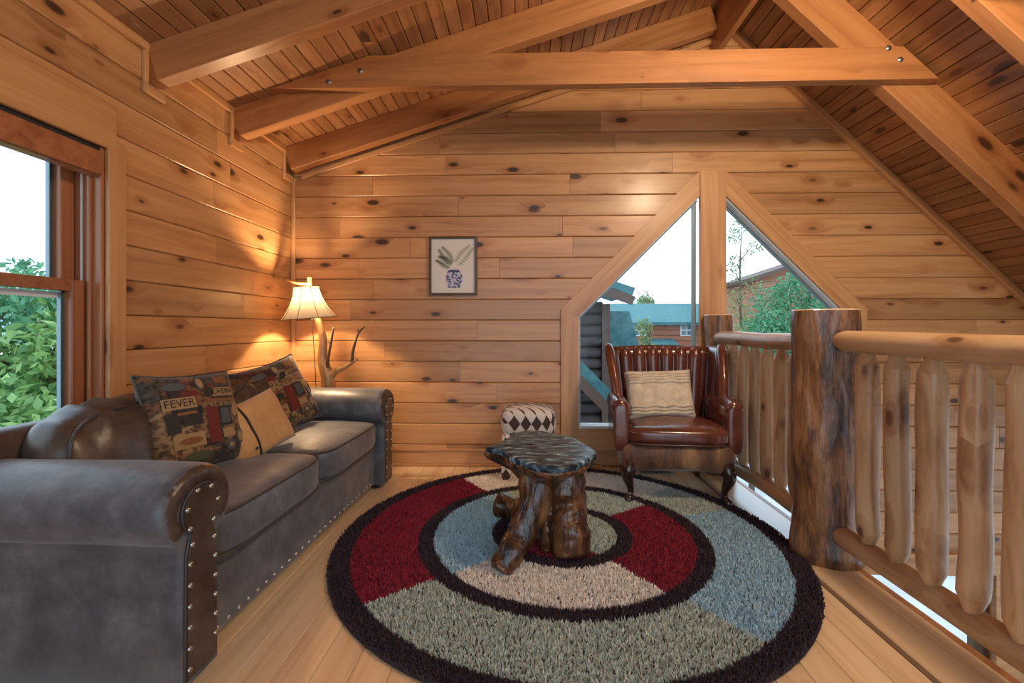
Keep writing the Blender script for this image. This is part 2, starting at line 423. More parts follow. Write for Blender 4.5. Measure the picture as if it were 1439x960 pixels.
# ---- back wall: gable boards around the two-part window
WCX = 1.458; WIN_L = 0.418; WIN_R = 2 * WCX - WIN_L; WZC = 1.185; CW = 0.14
def win_left(z):       # board edge, hidden under the casing
    if z < WZC + 0.03: return WIN_L - 0.07
    return WIN_L - 0.07 + (z - WZC - 0.03)
def win_right(z): return 2 * WCX - win_left(z)
ZTOP = WZC + 0.03 + (WCX - WIN_L + 0.07)
wb_back = structure(obj('wall_back', *(lambda o, i: ([(p[0], YB + 0.03, p[1]) for p in o + i] + [(p[0], YB + 0.20, p[1]) for p in o + i],
    [[0, 1, 8, 7], [1, 2, 9, 8], [2, 3, 10, 9], [3, 4, 11, 10], [4, 5, 12, 11], [5, 6, 13, 12], [6, 0, 7, 13]]
    + [[14 + q for q in f] for f in [[0, 1, 8, 7], [1, 2, 9, 8], [2, 3, 10, 9], [3, 4, 11, 10], [4, 5, 12, 11], [5, 6, 13, 12], [6, 0, 7, 13]]]
    + [[a, (a + 1) % 7, 14 + (a + 1) % 7, 14 + a] for a in range(7)] + [[7 + a, 7 + (a + 1) % 7, 21 + (a + 1) % 7, 21 + a] for a in range(7)]))(
    [(XL - 0.2, ZL), (XL - 0.2, z_left(XL)), (RX, RZ), (XR, z_right(XR)), (XR, ZL), (WIN_R, ZL), (WIN_L, ZL)],
    [(WIN_L - 0.05, 0.30), (WIN_L - 0.05, WZC + 0.03), (WCX, WZC + 0.03 + WCX - WIN_L + 0.05), (WIN_R + 0.05, WZC + 0.03), (WIN_R + 0.05, -0.75), (WCX + 0.05, -0.75), (WCX - 0.05, 0.30)]),
    M['groove']))
Fb = frame((0, YB + 0.03, 0), VX, VZ, -VY)
def row_pieces(z0, z1, left, right):
    """split one course into boards; left/right are functions of z"""
    lo = max(left(z0), left(z1)); hi = min(right(z0), right(z1))
    br = sorted({z for z in (WZC + 0.03,) if z0 < z < z1})
    cuts = []
    if hi - lo > 1.3:
        c = lo + random.uniform(0.35, 1.5)
        while c < hi - 0.3: cuts.append(c); c += random.uniform(1.1, 2.4)
    xs = [None] + cuts + [None]
    for a, b in zip(xs[:-1], xs[1:]):
        A = (lambda z: a) if a is not None else left
        B = (lambda z: b) if b is not None else right
        poly = [(A(z0), z0), (B(z0), z0)] + [(B(z), z) for z in br] + [(B(z1), z1), (A(z1), z1)] + [(A(z), z) for z in reversed(br)]
        if max(p[0] for p in poly) - min(p[0] for p in poly) < 0.02: continue
        prism('board', poly, Fb, 0.03, M['wall'], wb_back, 0.0055, (z0, z1), 0.0014)
zz = ROW0
while zz < RZ - 0.02:
    z0, z1 = zz, min(zz + ROW, RZ - 0.004)
    roofL = lambda z: XL if z < z_left(XL) else RX - (RZ - z) / SL
    roofR = lambda z: min(XR, RX + (RZ - z) / SR)
    zm = (z0 + z1) / 2
    if zm > ZTOP: row_pieces(z0, z1, roofL, roofR)
    else:
        if z1 < 0.28: row_pieces(z0, z1, roofL, (lambda z: WCX) if z0 > -0.75 else (lambda z: WCX))
        else: row_pieces(z0, z1, roofL, lambda z: min(win_left(z), WCX))
        if z1 > -0.8: row_pieces(z0, z1, lambda z: max(win_right(z), WCX), roofR)
        else: row_pieces(z0, z1, lambda z: WCX, lambda z: 2.05 if z1 < -0.75 else roofR(z)); row_pieces(z0, z1, lambda z: 3.60, roofR) if z1 < -0.75 else None
    zz += ROW

# ---- left wall with the window opening
WY0, WY1, WZ0, WZ1 = 1.02, 1.99, 0.60, 1.90
Fl = frame((XL - 0.03, 0, 0), VY, VZ, VX)
wl_ = structure(obj('wall_left', [(XL - 0.03, y, z) for y, z in ((YR, ZL), (YB + .1, ZL), (YB + .1, z_left(XL)), (YR, z_left(XL)), (WY0 - .022, WZ0 - .02), (WY1 + .022, WZ0 - .02), (WY1 + .022, WZ1 + .02), (WY0 - .022, WZ1 + .02))]
    + [(XL - 0.2, y, z) for y, z in ((YR, ZL), (YB + .1, ZL), (YB + .1, z_left(XL)), (YR, z_left(XL)), (WY0 - .022, WZ0 - .02), (WY1 + .022, WZ0 - .02), (WY1 + .022, WZ1 + .02), (WY0 - .022, WZ1 + .02))],
    [[0, 1, 5, 4], [1, 2, 6, 5], [2, 3, 7, 6], [3, 0, 4, 7], [8, 9, 13, 12], [9, 10, 14, 13], [10, 11, 15, 14], [11, 8, 12, 15], [0, 1, 9, 8], [1, 2, 10, 9], [2, 3, 11, 10], [3, 0, 8, 11], [4, 5, 13, 12], [5, 6, 14, 13], [6, 7, 15, 14], [7, 4, 12, 15]], M['groove']))
zz = 1.157 - ROW * 7
while zz < z_left(XL):
    z0, z1 = zz, min(zz + ROW, z_left(XL) + 0.01)
    spans = [(YR, YB)] if (z1 < WZ0 + 0.02 or z0 > WZ1 + 0.03) else [(YR, WY0 - 0.04), (WY1 + 0.04, YB)]
    for a, b in spans:
        cuts = [a]; c = a + random.uniform(0.5, 2.0)
        while c < b - 0.4: cuts.append(c); c += random.uniform(1.0, 2.3)
        cuts.append(b)
        for p, q in zip(cuts[:-1], cuts[1:]):
            prism('board', [(p, z0), (q, z0), (q, z1), (p, z1)], Fl, 0.03, M['wall'], wl_, 0.0055, None, 0.0014)
    zz += ROW

# ---- the rest of the shell: wall behind the camera, its open gable added to let daylight in, far wall of the great room
def gable_poly(): return [(XL - 0.2, ZL), (XR, ZL), (XR, z_right(XR)), (RX, RZ), (XL - 0.2, z_left(XL))]
rear = structure(obj('wall_rear', [(x, YR, z) for x, z in [(XL - .2, ZL), (XR, ZL), (XR, z_right(XR)), (RX, RZ), (XL - .2, z_left(XL)), (-1.7, 0.1), (4.3, -0.9), (4.3, 0.75), (RX, 3.3), (-1.7, 2.35)]]
    + [(x, YR - .15, z) for x, z in [(XL - .2, ZL), (XR, ZL), (XR, z_right(XR)), (RX, RZ), (XL - .2, z_left(XL)), (-1.7, 0.1), (4.3, -0.9), (4.3, 0.75), (RX, 3.3), (-1.7, 2.35)]],
    [[a, (a + 1) % 5, 5 + (a + 1) % 5, 5 + a] for a in range(5)] + [[10 + a, 10 + (a + 1) % 5, 15 + (a + 1) % 5, 15 + a] for a in range(5)] + [[5 + a, 5 + (a + 1) % 5, 15 + (a + 1) % 5, 15 + a] for a in range(5)] + [[a, (a + 1) % 5, 10 + (a + 1) % 5, 10 + a] for a in range(5)], M['wall']))
wrt = structure(box('wall_right', XR, XR + 0.15, YR, YB + 0.2, ZL, z_right(XR) + 0.02, M['wall']))

# ---- roof: planks on both slopes
cl = structure(obj('ceiling_left', [(x, y, z_left(x) + d) for d in (0.02, 0.16) for x, y in ((XL - 0.25, YR - 0.2), (RX, YR - 0.2), (RX, YB + 0.2), (XL - 0.25, YB + 0.2))],
    [[0, 1, 2, 3], [4, 5, 6, 7], [0, 1, 5, 4], [1, 2, 6, 5], [2, 3, 7, 6], [3, 0, 4, 7]], M['groove']))
crr = structure(obj('ceiling_right', [(x, y, z_right(x) + d) for d in (0.03, 0.20) for x, y in ((RX, YR - 0.2), (XR + 0.2, YR - 0.2), (XR + 0.2, YB + 0.2), (RX, YB + 0.2))],
    [[0, 1, 2, 3], [4, 5, 6, 7], [0, 1, 5, 4], [1, 2, 6, 5], [2, 3, 7, 6], [3, 0, 4, 7]], M['groove']))
PC = 0.086
FcL = frame((RX, 0, RZ + 0.02 / math.cos(aL) * 0 + 0.018), VY, sL, nL)
LL = (RX - XL) / math.cos(aL)
s = -LL
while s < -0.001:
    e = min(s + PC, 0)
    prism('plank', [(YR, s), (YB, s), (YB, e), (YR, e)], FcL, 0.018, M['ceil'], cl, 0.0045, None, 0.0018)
    s = e
FcR = frame((RX, 0, RZ + 0.018), VY, sR, nR)
LR = (XR - RX) / math.cos(aR); s = 0
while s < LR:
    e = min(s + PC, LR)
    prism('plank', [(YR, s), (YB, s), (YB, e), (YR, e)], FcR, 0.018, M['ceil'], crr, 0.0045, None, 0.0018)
    s = e

# ---- roof timbers: ridge board, three pairs of rafters, the tie beam
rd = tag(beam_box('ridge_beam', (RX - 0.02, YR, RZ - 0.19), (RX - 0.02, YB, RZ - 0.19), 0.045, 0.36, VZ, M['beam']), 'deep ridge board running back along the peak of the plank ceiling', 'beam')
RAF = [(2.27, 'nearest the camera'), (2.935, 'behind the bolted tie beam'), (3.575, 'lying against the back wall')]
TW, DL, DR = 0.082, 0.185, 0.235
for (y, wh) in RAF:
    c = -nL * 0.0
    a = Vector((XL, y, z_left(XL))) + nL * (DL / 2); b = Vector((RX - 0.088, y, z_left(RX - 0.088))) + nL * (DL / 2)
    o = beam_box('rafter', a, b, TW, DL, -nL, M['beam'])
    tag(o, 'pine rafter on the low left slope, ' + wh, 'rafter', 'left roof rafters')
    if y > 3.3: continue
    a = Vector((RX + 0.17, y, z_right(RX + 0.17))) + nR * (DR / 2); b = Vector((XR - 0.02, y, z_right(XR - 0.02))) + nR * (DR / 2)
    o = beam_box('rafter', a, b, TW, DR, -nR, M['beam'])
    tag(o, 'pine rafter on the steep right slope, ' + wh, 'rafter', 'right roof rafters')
# tie beam bolted to the near side of the middle rafters
ty1 = 2.935 - TW / 2 - 0.001; ty0 = ty1 - 0.062
TB0, TB1 = H + 0.402 * 3.69, H + 0.455 * 3.69
tb = thing('tie_beam', (0, 0, 0), 0, 'long horizontal tie beam bolted across the middle pair of rafters', 'beam')
xl0 = RX - (RZ - TB0) / SL; xl1 = RX - (RZ - TB1) / SL; xr0 = RX + (RZ - TB0) / SR - 0.05; xr1 = RX + (RZ - TB1) / SR - 0.05
prism('timber', [(xl0 + 0.01, TB0), (xr0, TB0), (xr1, TB1), (xl1 + 0.02, TB1)], frame((0, ty1, 0), VX, VZ, -VY), 0.062, M['beam'], tb)
for (bx, bz) in ((-1.22, 2.62), (-1.02, 2.685), (2.17, 2.77), (2.24, 2.70)):
    v, f = lathe([(0.0, 0.008), (0.010, 0.007), (0.013, 0.003), (0.017, 0.002), (0.017, 0.0)], 10)
    o = obj('bolt', v, f, M['metal'], tb, True); o.location = (bx, ty0, bz); o.rotation_euler = (PI / 2, 0, 0)
# brace stub meeting the near right rafter
tag(beam_box('purlin_stub', (2.135, 1.2, 2.70), (2.135, 2.228, 2.70), 0.10, 0.12, VZ, M['beam']), 'short purlin beam end beside the nearest steep right rafter', 'beam')

# ---- trims along the roof edge of the walls
def trim(n, *a, **k):
    o = beam_box('trim_%d' % n, *a, **k); o['kind'] = 'structure'; return o
ye = [YR] + [y for y, _ in RAF]
tn = 1
ys = [(-0.2, RAF[0][0] - TW / 2)] + [(RAF[i][0] + TW / 2, RAF[i + 1][0] - TW / 2) for i in range(2)]
for (y0, y1) in ys:
    trim(tn, (XL + 0.012, y0, z_left(XL) - 0.018), (XL + 0.012, y1, z_left(XL) - 0.018), 0.024, 0.045, VZ, M['trim']); tn += 1
for (y, _) in RAF:
    trim(tn, (XL + 0.011, y - TW / 2 - 0.013, z_left(XL) - 0.215), (XL + 0.011, y - TW / 2 - 0.013, z_left(XL) + 0.0), 0.022, 0.026, VY, M['trim']); tn += 1
    trim(tn, (XL + 0.012, y - TW / 2 - 0.03, z_left(XL) - 0.222), (XL + 0.012, y + TW / 2 + 0.02, z_left(XL) - 0.222), 0.024, 0.05, VZ, M['trim']); tn += 1
trim(tn, (XL + 0.014, YB - 0.013, 0.0), (XL + 0.014, YB - 0.013, z_left(XL) - 0.2), 0.028, 0.026, VY, M['trim']); tn += 1
pL = lambda x, d: Vector((x, YB - 0.016, z_left(x))) + nL * d
trim(tn, pL(XL + 0.02, DL + 0.028), pL(RX - 0.05, DL + 0.028), 0.032, 0.036, -nL, M['trim']); tn += 1
pR = lambda x, d: Vector((x, YB - 0.02, z_right(x))) + nR * d
trim(tn, pR(RX + 0.03, 0.028), pR(XR - 0.1, 0.028), 0.04, 0.05, -nR, M['trim']); tn += 1
bb = structure(box('baseboard_back', XL, 0.278, YB - 0.018, YB, 0.0, 0.118, M['trim'], None, 0.002))
structure(box('baseboard_cap', XL, 0.278, YB - 0.024, YB, 0.118, 0.134, M['trim'], None, 0.003))
structure(box('baseboard_quarter_round', XL, 0.6, YB - 0.036, YB - 0.0185, 0.0, 0.018, M['trim'], None, 0.006))

# ---- gable window: casing boards, post in the middle, two panes
def win_thing(name, label):
    return thing(name, (0, 0, 0), 0, label, 'window')
w1 = bpy.data.objects.new('window_1', None); COL.objects.link(w1); w1['kind'] = 'structure'
Fw = frame((0, YB - 0.0005, 0), VX, VZ, -VY); FwV = lambda: Fw
def cas(poly, t=0.022, vertical=False, mat='trim', nm='casing', fr=None):
    if vertical:
        f = frame((0, YB - 0.0005, 0), VZ, -VX, -VY) if fr is None else fr
        return prism(nm, [(p[1], -p[0]) for p in poly], f, t, M[mat], w1, 0.002)
    return prism(nm, poly, Fw if fr is None else fr, t, M[mat], w1)
def diag(p, q, inner_p, inner_q, nm='casing', t=0.024):
    # sloping casing board, grain along its length
    a = Vector((p[0], 0, p[1])); b = Vector((q[0], 0, q[1])); d = (b - a).normalized(); yv = (-VY).cross(d)
    fr = frame((p[0], YB - 0.0005, p[1]), d, yv, -VY)
    loc = lambda r: ((Vector((r[0], 0, r[1])) - a).dot(d), (Vector((r[0], 0, r[1])) - a).dot(yv))
    return prism(nm, [loc(p), loc(q), loc(inner_q), loc(inner_p)], fr, t, M['trim'], w1)
GL, GR = WIN_L, WIN_R
mid0, mid1 = WCX - 0.10, WCX + 0.10
apex = WZC + (WCX - GL)                # glass line apex
off = CW * math.sqrt(2)
zo = lambda x: WZC + (x - GL) + 0.195  # outer casing line on the left slope
cas([(GL - CW, 0.135), (GL, 0.135), (GL, WZC), (GL - CW, zo(GL - CW) + 0.0)], vertical=True)
cas([(GR, -0.75), (GR + CW, -0.75), (GR + CW, zo(GL - CW)), (GR, WZC)], vertical=True)
diag((GL - CW, zo(GL - CW)), (mid0, zo(mid0)), (GL, WZC), (mid0, WZC + mid0 - GL))
mx = lambda p: (2 * WCX - p[0], p[1])
diag(mx((GL - CW, zo(GL - CW))), mx((mid0, zo(mid0))), mx((GL, WZC)), mx((mid0, WZC + mid0 - GL)))
cas([(mid0, 0.0), (mid1, 0.0), (mid1, zo(mid0)), (mid0, zo(mid0))], 0.034, True, 'trim', 'centre_post')
cas([(GL, 0.135), (mid0, 0.135), (mid0, 0.305), (GL, 0.305)], 0.020, False, 'trim', 'sill_board')
box('sill', GL - 0.0, mid0, YB - 0.03, YB + 0.1, 0.305, 0.325, M['white'], w1, 0.003)
# jamb liners, screens and glass
def strip(nm, a, b, w, d, mat): return beam_box(nm, a, b, w, d, VY, M[mat], w1, 0.001)
gy = YB + 0.08
for (p, q) in (((GL, 0.32), (GL, WZC)), ((GL, WZC), (mid0, WZC + mid0 - GL)), ((GR, -0.7), (GR, WZC)), ((GR, WZC), (mid1, WZC + mid0 - GL))):
    strip('jamb', (p[0], YB + 0.05, p[1]), (q[0], YB + 0.05, q[1]), 0.016, 0.10, 'white')
    strip('frame', (p[0], gy, p[1]), (q[0], gy, q[1]), 0.05, 0.02, 'grey')
strip('frame', (mid0 - 0.012, gy, 0.32), (mid0 - 0.012, gy, WZC + mid0 - GL - 0.02), 0.03, 0.03, 'grey')
strip('frame', (mid1 - 0.012, gy, -0.7), (mid1 - 0.012, gy, WZC + mid0 - GL - 0.02), 0.025, 0.03, 'grey')
for sgn in (1, -1):
    P = [(GL, 0.31 if sgn > 0 else -0.74), (mid0, 0.31 if sgn > 0 else -0.74), (mid0, WZC + mid0 - GL), (GL, WZC)]
    if sgn < 0: P = [mx(p) for p in P]
    obj('pane', [(p[0], gy + d, p[1]) for d in (0, 0.004) for p in P], [[0, 1, 2, 3], [4, 5, 6, 7], [0, 1, 5, 4], [1, 2, 6, 5], [2, 3, 7, 6], [3, 0, 4, 7]], M['glass'], w1)
# lower great-room window glimpsed between the balusters
w3 = bpy.data.objects.new('window_3', None); COL.objects.link(w3); w3['kind'] = 'structure'
box('head_casing', 1.95, 3.75, YB - 0.03, YB + 0.02, -0.80, -0.66, M['trim'], w3, 0.003)
box('head_moulding', 1.93, 3.77, YB - 0.05, YB + 0.02, -0.66, -0.635, M['trim'], w3, 0.004)
for xx in (1.98, 3.60): box('jamb_casing', xx, xx + 0.14, YB - 0.025, YB + 0.02, -2.3, -0.80, M['trim'], w3, 0.003)
box('pane', 2.1, 3.6, YB + 0.06, YB + 0.066, -2.3, -0.80, M['glass'], w3)
# cut the opening behind it out of the backing wall
def cut_box(o, x0, x1, y0, y1, z0, z1):
    c = link('cutter', box_mesh(x0, x1, y0, y1, z0, z1))
    md = o.modifiers.new('opening', 'BOOLEAN'); md.operation = 'DIFFERENCE'; md.object = c; md.solver = 'EXACT'
    dg = bpy.context.evaluated_depsgraph_get(); me = bpy.data.meshes.new_from_object(o.evaluated_get(dg))
    o.modifiers.clear(); o.data = me; bpy.data.objects.remove(c)
cut_box(wrt, XR - 0.2, XR + 0.4, -2.1, 0.4, -2.3, 0.25)  # two unseen openings added in the right wall to bring in daylight
cut_box(wrt, XR - 0.2, XR + 0.4, 0.75, 3.2, -2.3, 0.25)
cut_box(wb_back, 2.12, 3.59, YB, YB + 0.5, -2.2, -0.82)

# ---- left double-hung window
w2 = bpy.data.objects.new('window_2', None); COL.objects.link(w2); w2['kind'] = 'structure'
beam_box('head_casing', (XL + 0.012, WY0 - 0.12, (1.895 + 2.10) / 2), (XL + 0.012, WY1 + 0.055, (1.895 + 2.10) / 2), 0.024, 0.205, VZ, M['trim'], w2)
beam_box('side_casing', (XL + 0.011, WY1 + 0.062, 0.45), (XL + 0.011, WY1 + 0.062, 1.94), 0.022, 0.092, VY, M['trim'], w2)
beam_box('side_casing', (XL + 0.011, WY0 - 0.062, 0.45), (XL + 0.011, WY0 - 0.062, 1.895), 0.022, 0.092, VY, M['trim'], w2)
beam_box('sill_board', (XL + 0.03, WY0 - 0.12, WZ0 - 0.01), (XL + 0.03, WY1 + 0.12, WZ0 - 0.01), 0.09, 0.03, VZ, M['trim'], w2)
for yj, sg in ((WY1, 1), (WY0, -1)):
    beam_box('jamb', (XL - 0.10, yj + sg * 0.010, WZ0), (XL - 0.10, yj + sg * 0.010, WZ1), 0.20, 0.020, VY, M['redtrim'], w2)
    beam_box('stop', (XL - 0.045, yj - sg * 0.008, WZ0), (XL - 0.045, yj - sg * 0.008, WZ1), 0.016, 0.016, VY, M['redtrim'], w2)
    beam_box('track', (XL - 0.085, yj - sg * 0.004, WZ0), (XL - 0.085, yj - sg * 0.004, WZ1), 0.012, 0.008, VY, M['white'], w2)
beam_box('head_jamb', (XL - 0.10, WY0, WZ1 + 0.008), (XL - 0.10, WY1, WZ1 + 0.008), 0.20, 0.016, VZ, M['redtrim'], w2)
ZM = 1.285
def sash(x, z0, z1, nm):
    fr = box(nm, x - 0.02, x + 0.02, WY0 + 0.0605, WY1 - 0.0675, z0, z0 + 0.045, M['redtrim'], w2, 0.002)
    box('top_rail', x - 0.02, x + 0.02, WY0 + 0.0605, WY1 - 0.0675, z1 - 0.05, z1, M['redtrim'], fr, 0.002)
    for ya, yb in ((WY0 + 0.005, WY0 + 0.06), (WY1 - 0.067, WY1 - 0.004)):
        beam_box('stile', (x, (ya + yb) / 2, z0), (x, (ya + yb) / 2, z1), 0.04, yb - ya, VY, M['redtrim'], fr)
        ys_ = yb if ya < 1.5 else ya
        box('glazing_bead', x - 0.03, x - 0.012, ys_ - 0.016, ys_ + 0.016, z0, z1, M['grey'], fr)
    box('pane', x - 0.016, x - 0.012, WY0 + 0.05, WY1 - 0.06, z0 + 0.03, z1 - 0.03, M['glass'], fr)
    return fr
sash(XL - 0.085, WZ0, ZM + 0.02, 'lower_sash')
sash(XL - 0.135, ZM - 0.025, WZ1, 'upper_sash')
box('lock_rail', XL - 0.118, XL - 0.112, WY0 + 0.06, WY1 - 0.06, ZM - 0.06, ZM - 0.035, M['white'], w2)
# raised wooden blind under the head
bl = thing('raised_blind', (0, 0, 0), 0, 'stained wooden blind drawn up under the head of the left window', 'blind')
for i in range(5):
    box('slat', XL - 0.05, XL + 0.002, WY0 + 0.02, WY1 - 0.012, 1.765 + i * 0.022, 1.765 + i * 0.022 + 0.019, M['redtrim'], bl, 0.003)
box('valance', XL + 0.003, XL + 0.016, WY0 + 0.02, WY1 - 0.012, 1.768, 1.872, M['redtrim'], bl, 0.004)
box('head_rail', XL - 0.05, XL + 0.0, WY0 + 0.02, WY1 - 0.012, 1.876, 1.894, M['black'], bl)

# ---- log railing
def log(name, a, b, r, label=None, cat=None, group=None, parent=None, mat='log', taper0=None, taper1=None, wob=0.05, seed=0, n=14, seg=24):
    """peeled log with hewn tapered ends; grain along local X"""
    a = Vector(a); b = Vector(b); L = (b - a).length; x = (b - a) / L
    up = VZ if abs(x.z) < 0.9 else VX
    z = (up - x * up.dot(x)).normalized(); y = z.cross(x)
    ts = [0.0]; rs = [r if taper0 is None else taper0[1]]
    if taper0: ts.append(taper0[0] / L); rs.append(r)
    inner = [0.04 + 0.92 * i / n for i in range(n + 1)]
    for t in inner:
        if (not taper0 or t > taper0[0] / L + 0.01) and (not taper1 or t < 1 - taper1[0] / L - 0.01): ts.append(t); rs.append(r * (1 + 0.07 * mnoise.noise(Vector((t * 3 + seed * 5.3, seed, 0)))))
    if taper1: ts.append(1 - taper1[0] / L); rs.append(r)
    ts.append(1.0); rs.append(r if taper1 is None else taper1[1])
    path = [((t - 0.5) * L, 0.012 * mnoise.noise(Vector((t * 2.2 + seed * 9, 1, 0))), 0.012 * mnoise.noise(Vector((t * 2.2 + seed * 9, 5, 0)))) for t in ts]
    v, f = tube(path, rs, seg, True, wob, seed)
    o = obj(name, v, f, M[mat], parent, True); o.data.set_sharp_from_angle(angle=0.33)
    mt = Matrix((x, y, z)).transposed().to_4x4(); mt.translation = (a + b) / 2; o.matrix_world = mt
    if label: tag(o, label, cat, group)
    return o
PX = 1.43
def newel(name, x, y, r, h, label, seed):
    n = 26; seg = 36; vs = []; fs = []
    for i in range(n + 1):
        t = i / n; z = h * t
        for s_ in range(seg):
            a = 2 * PI * s_ / seg
            q = r * (1.0 + 0.13 * mnoise.noise(Vector((math.cos(a) * 1.1 + seed, math.sin(a) * 1.1, z * 2.6))) + 0.10 * mnoise.noise(Vector((math.cos(a) * 3 + seed, math.sin(a) * 3, z * 5))))
            q *= 1.04 - 0.10 * t + (0.09 * max(0, (t - 0.8) / 0.2)) + 0.05 * math.exp(-((t - 0.03) / 0.06) ** 2)
            if i == n: q *= 0.985
            vs.append((q * math.cos(a), q * math.sin(a), z))
    for i in range(n):
        for s_ in range(seg): p = (s_ + 1) % seg; fs.append([i * seg + s_, i * seg + p, (i + 1) * seg + p, (i + 1) * seg + s_])
    root = thing(name, (x, y, 0.004), 0, label, 'post')
    obj('trunk', vs + [(0, 0, 0)], fs + [[(s_ + 1) % seg, s_, len(vs)] for s_ in range(seg)], M['post'], root, True)
    obj('sawn_top', [(v[0] * 0.999, v[1] * 0.999, h) for v in vs[-seg:]] + [(v[0] * 0.97, v[1] * 0.97, h + 0.006) for v in vs[-seg:]],
        [[s_, (s_ + 1) % seg, seg + (s_ + 1) % seg, seg + s_] for s_ in range(seg)] + [[seg + s_ for s_ in range(seg)]], M['edge'], root)
    return root
newel('newel_post', 1.435, 2.265, 0.137, 1.175, 'thick rough-barked log newel post at the corner of the railing', 2.0)
newel('newel_post', 1.462, 3.545, 0.098, 1.185, 'smaller rough log post against the back wall behind the armchair', 8.0)
def railing(y0, y1, ys, label, where, sd, rz):
    root = thing('log_railing', (PX, (y0 + y1) / 2, 0), 0, label, 'railing')
    inv = root.matrix_basis.inverted()
    tr = log('top_rail', (PX, y0, rz), (PX, y1, rz), 0.048, taper0=(0.07, 0.030), taper1=(0.07, 0.030), seed=sd, n=18); tr.parent = root; tr.matrix_world = tr.matrix_world
    br = log('bottom_rail', (PX, y0, 0.155), (PX, y1, 0.155), 0.047, taper0=(0.06, 0.03), taper1=(0.06, 0.03), seed=sd + 3, n=18); br.parent = root
    parts = [tr, br]
    for i, yy in enumerate(ys):
        b_ = log('baluster', (PX, yy, 0.175), (PX, yy, rz - 0.028), (0.041 if sd > 3 else 0.036) + 0.006 * random.random(), taper0=(0.072, 0.016), taper1=(0.072, 0.016), seed=sd * 3 + i * 1.7, n=10, wob=0.07)
        b_.parent = root; parts.append(b_)
    for p in parts: p.matrix_parent_inverse = inv
    return root
railing(2.36, 3.49, [3.37, 3.225, 3.075, 2.925, 2.775, 2.63, 2.485], 'shaded log railing running from the corner post back to the wall', 'back', 1.3, 1.022)
railing(-0.6, 2.17, [1.975, 1.825, 1.672, 1.515, 1.372, 1.215, 1.065, 0.915, 0.765, 0.615, 0.465, 0.315, 0.165, 0.015, -0.135, -0.285], 'log railing with peeled balusters running forward from the corner post', 'front', 4.1, 1.038)

# ------------------------------------------------------------------ rug
RUGX, RUGY, RUGR = 0.19, 2.45, 1.15
rug = thing('shag_rug', (RUGX, RUGY, 0.004), 0, 'round shag rug with plum rings and red, blue, sage and cream sections', 'rug')
PLUM, RED, BLUE, SAGE, CREAM = (0.042, 0.018, 0.032), (0.34, 0.010, 0.035), (0.48, 0.70, 0.82), (0.60, 0.66, 0.58), (0.93, 0.87, 0.79)
def rug_col(x, y):
    r = math.hypot(x, y); a = math.degrees(math.atan2(y, x))
    if r > 1.055 or 0.665 < r < 0.745 or 0.285 < r < 0.365: return PLUM
    if r > 0.745:
        if a > 127 or a < -141: return RED
        if a < -53: return SAGE
        if a < 18: return BLUE
        if a < 42: return SAGE
        return CREAM
    if r > 0.365:
        if a > 140 or a < -140: return BLUE
        if a < -55: return CREAM
        if a < 36: return RED
        if a < 118: return SAGE
        return BLUE
    if -150 < a < -58: return RED
    return SAGE if -58 <= a < 100 else BLUE
def rug_pile():
    N = 170000
    rr = RUGR * np.sqrt(rng.random(N)); aa = rng.random(N) * 2 * PI
    x = rr * np.cos(aa); y = rr * np.sin(aa)
    ln = 0.013 + 0.012 * rng.random(N); w = 0.0019 + 0.0014 * rng.random(N)
    la = rng.random(N) * 2 * PI; lean = 0.010 * rng.random(N) + 0.002
    wa = rng.random(N) * 2 * PI
    dx, dy = np.cos(wa) * w, np.sin(wa) * w
    tx, ty = x + np.cos(la) * lean, y + np.sin(la) * lean
    mx_, my_ = x + np.cos(la) * lean * 0.35, y + np.sin(la) * lean * 0.35
    z0 = np.full(N, 0.004)
    V = np.empty((N, 5, 3))
    V[:, 0] = np.stack([x - dx, y - dy, z0], 1); V[:, 1] = np.stack([x + dx, y + dy, z0], 1)
    V[:, 2] = np.stack([mx_ + dx, my_ + dy, ln * 0.65], 1); V[:, 3] = np.stack([mx_ - dx, my_ - dy, ln * 0.65], 1)
    V[:, 4] = np.stack([tx, ty, ln], 1)
    me = bpy.data.meshes.new('pile')
    me.vertices.add(N * 5); me.vertices.foreach_set('co', V.reshape(-1))
    base = (np.arange(N) * 5)[:, None]
    loops = np.concatenate([base + np.array([[0, 1, 2, 3]]), base + np.array([[3, 2, 4]])], 1).reshape(-1)
    me.loops.add(N * 7); me.loops.foreach_set('vertex_index', loops.astype(np.int32))
    st = (np.arange(N) * 7)[:, None] + np.array([[0, 4]])
    me.polygons.add(N * 2); me.polygons.foreach_set('loop_start', st.reshape(-1).astype(np.int32))
    me.polygons.foreach_set('loop_total', np.tile([4, 3], N).astype(np.int32))
    me.update(calc_edges=True)
    ca = me.color_attributes.new('tuft', 'FLOAT_COLOR', 'POINT')
    col = np.ones((N, 5, 4)); var = 0.80 + 0.4 * rng.random(N)
    cc = np.array([rug_col(a, b) for a, b in zip(x, y)])
    col[:, :, :3] = (cc * var[:, None])[:, None, :]
    ca.data.foreach_set('color', col.reshape(-1))
    return me
m, n, l, b = new_mat('shag_yarn')
at = n.new('ShaderNodeAttribute'); at.attribute_name = 'tuft'
l.new(at.outputs['Color'], b.inputs['Base Color']); b.inputs['Roughness'].default_value = 0.8; b.inputs['Sheen Weight'].default_value = 0.15
M['yarn'] = m
pl = link('pile', rug_pile(), M['yarn'], rug); pl['kind'] = 'stuff'
v, f = lathe([(0.0, 0.004), (RUGR - 0.01, 0.004), (RUGR, 0.0), (0.0, 0.0)], 72)
obj('backing', v, f, plain('rug_backing', (0.04, 0.025, 0.03), 0.9), rug)

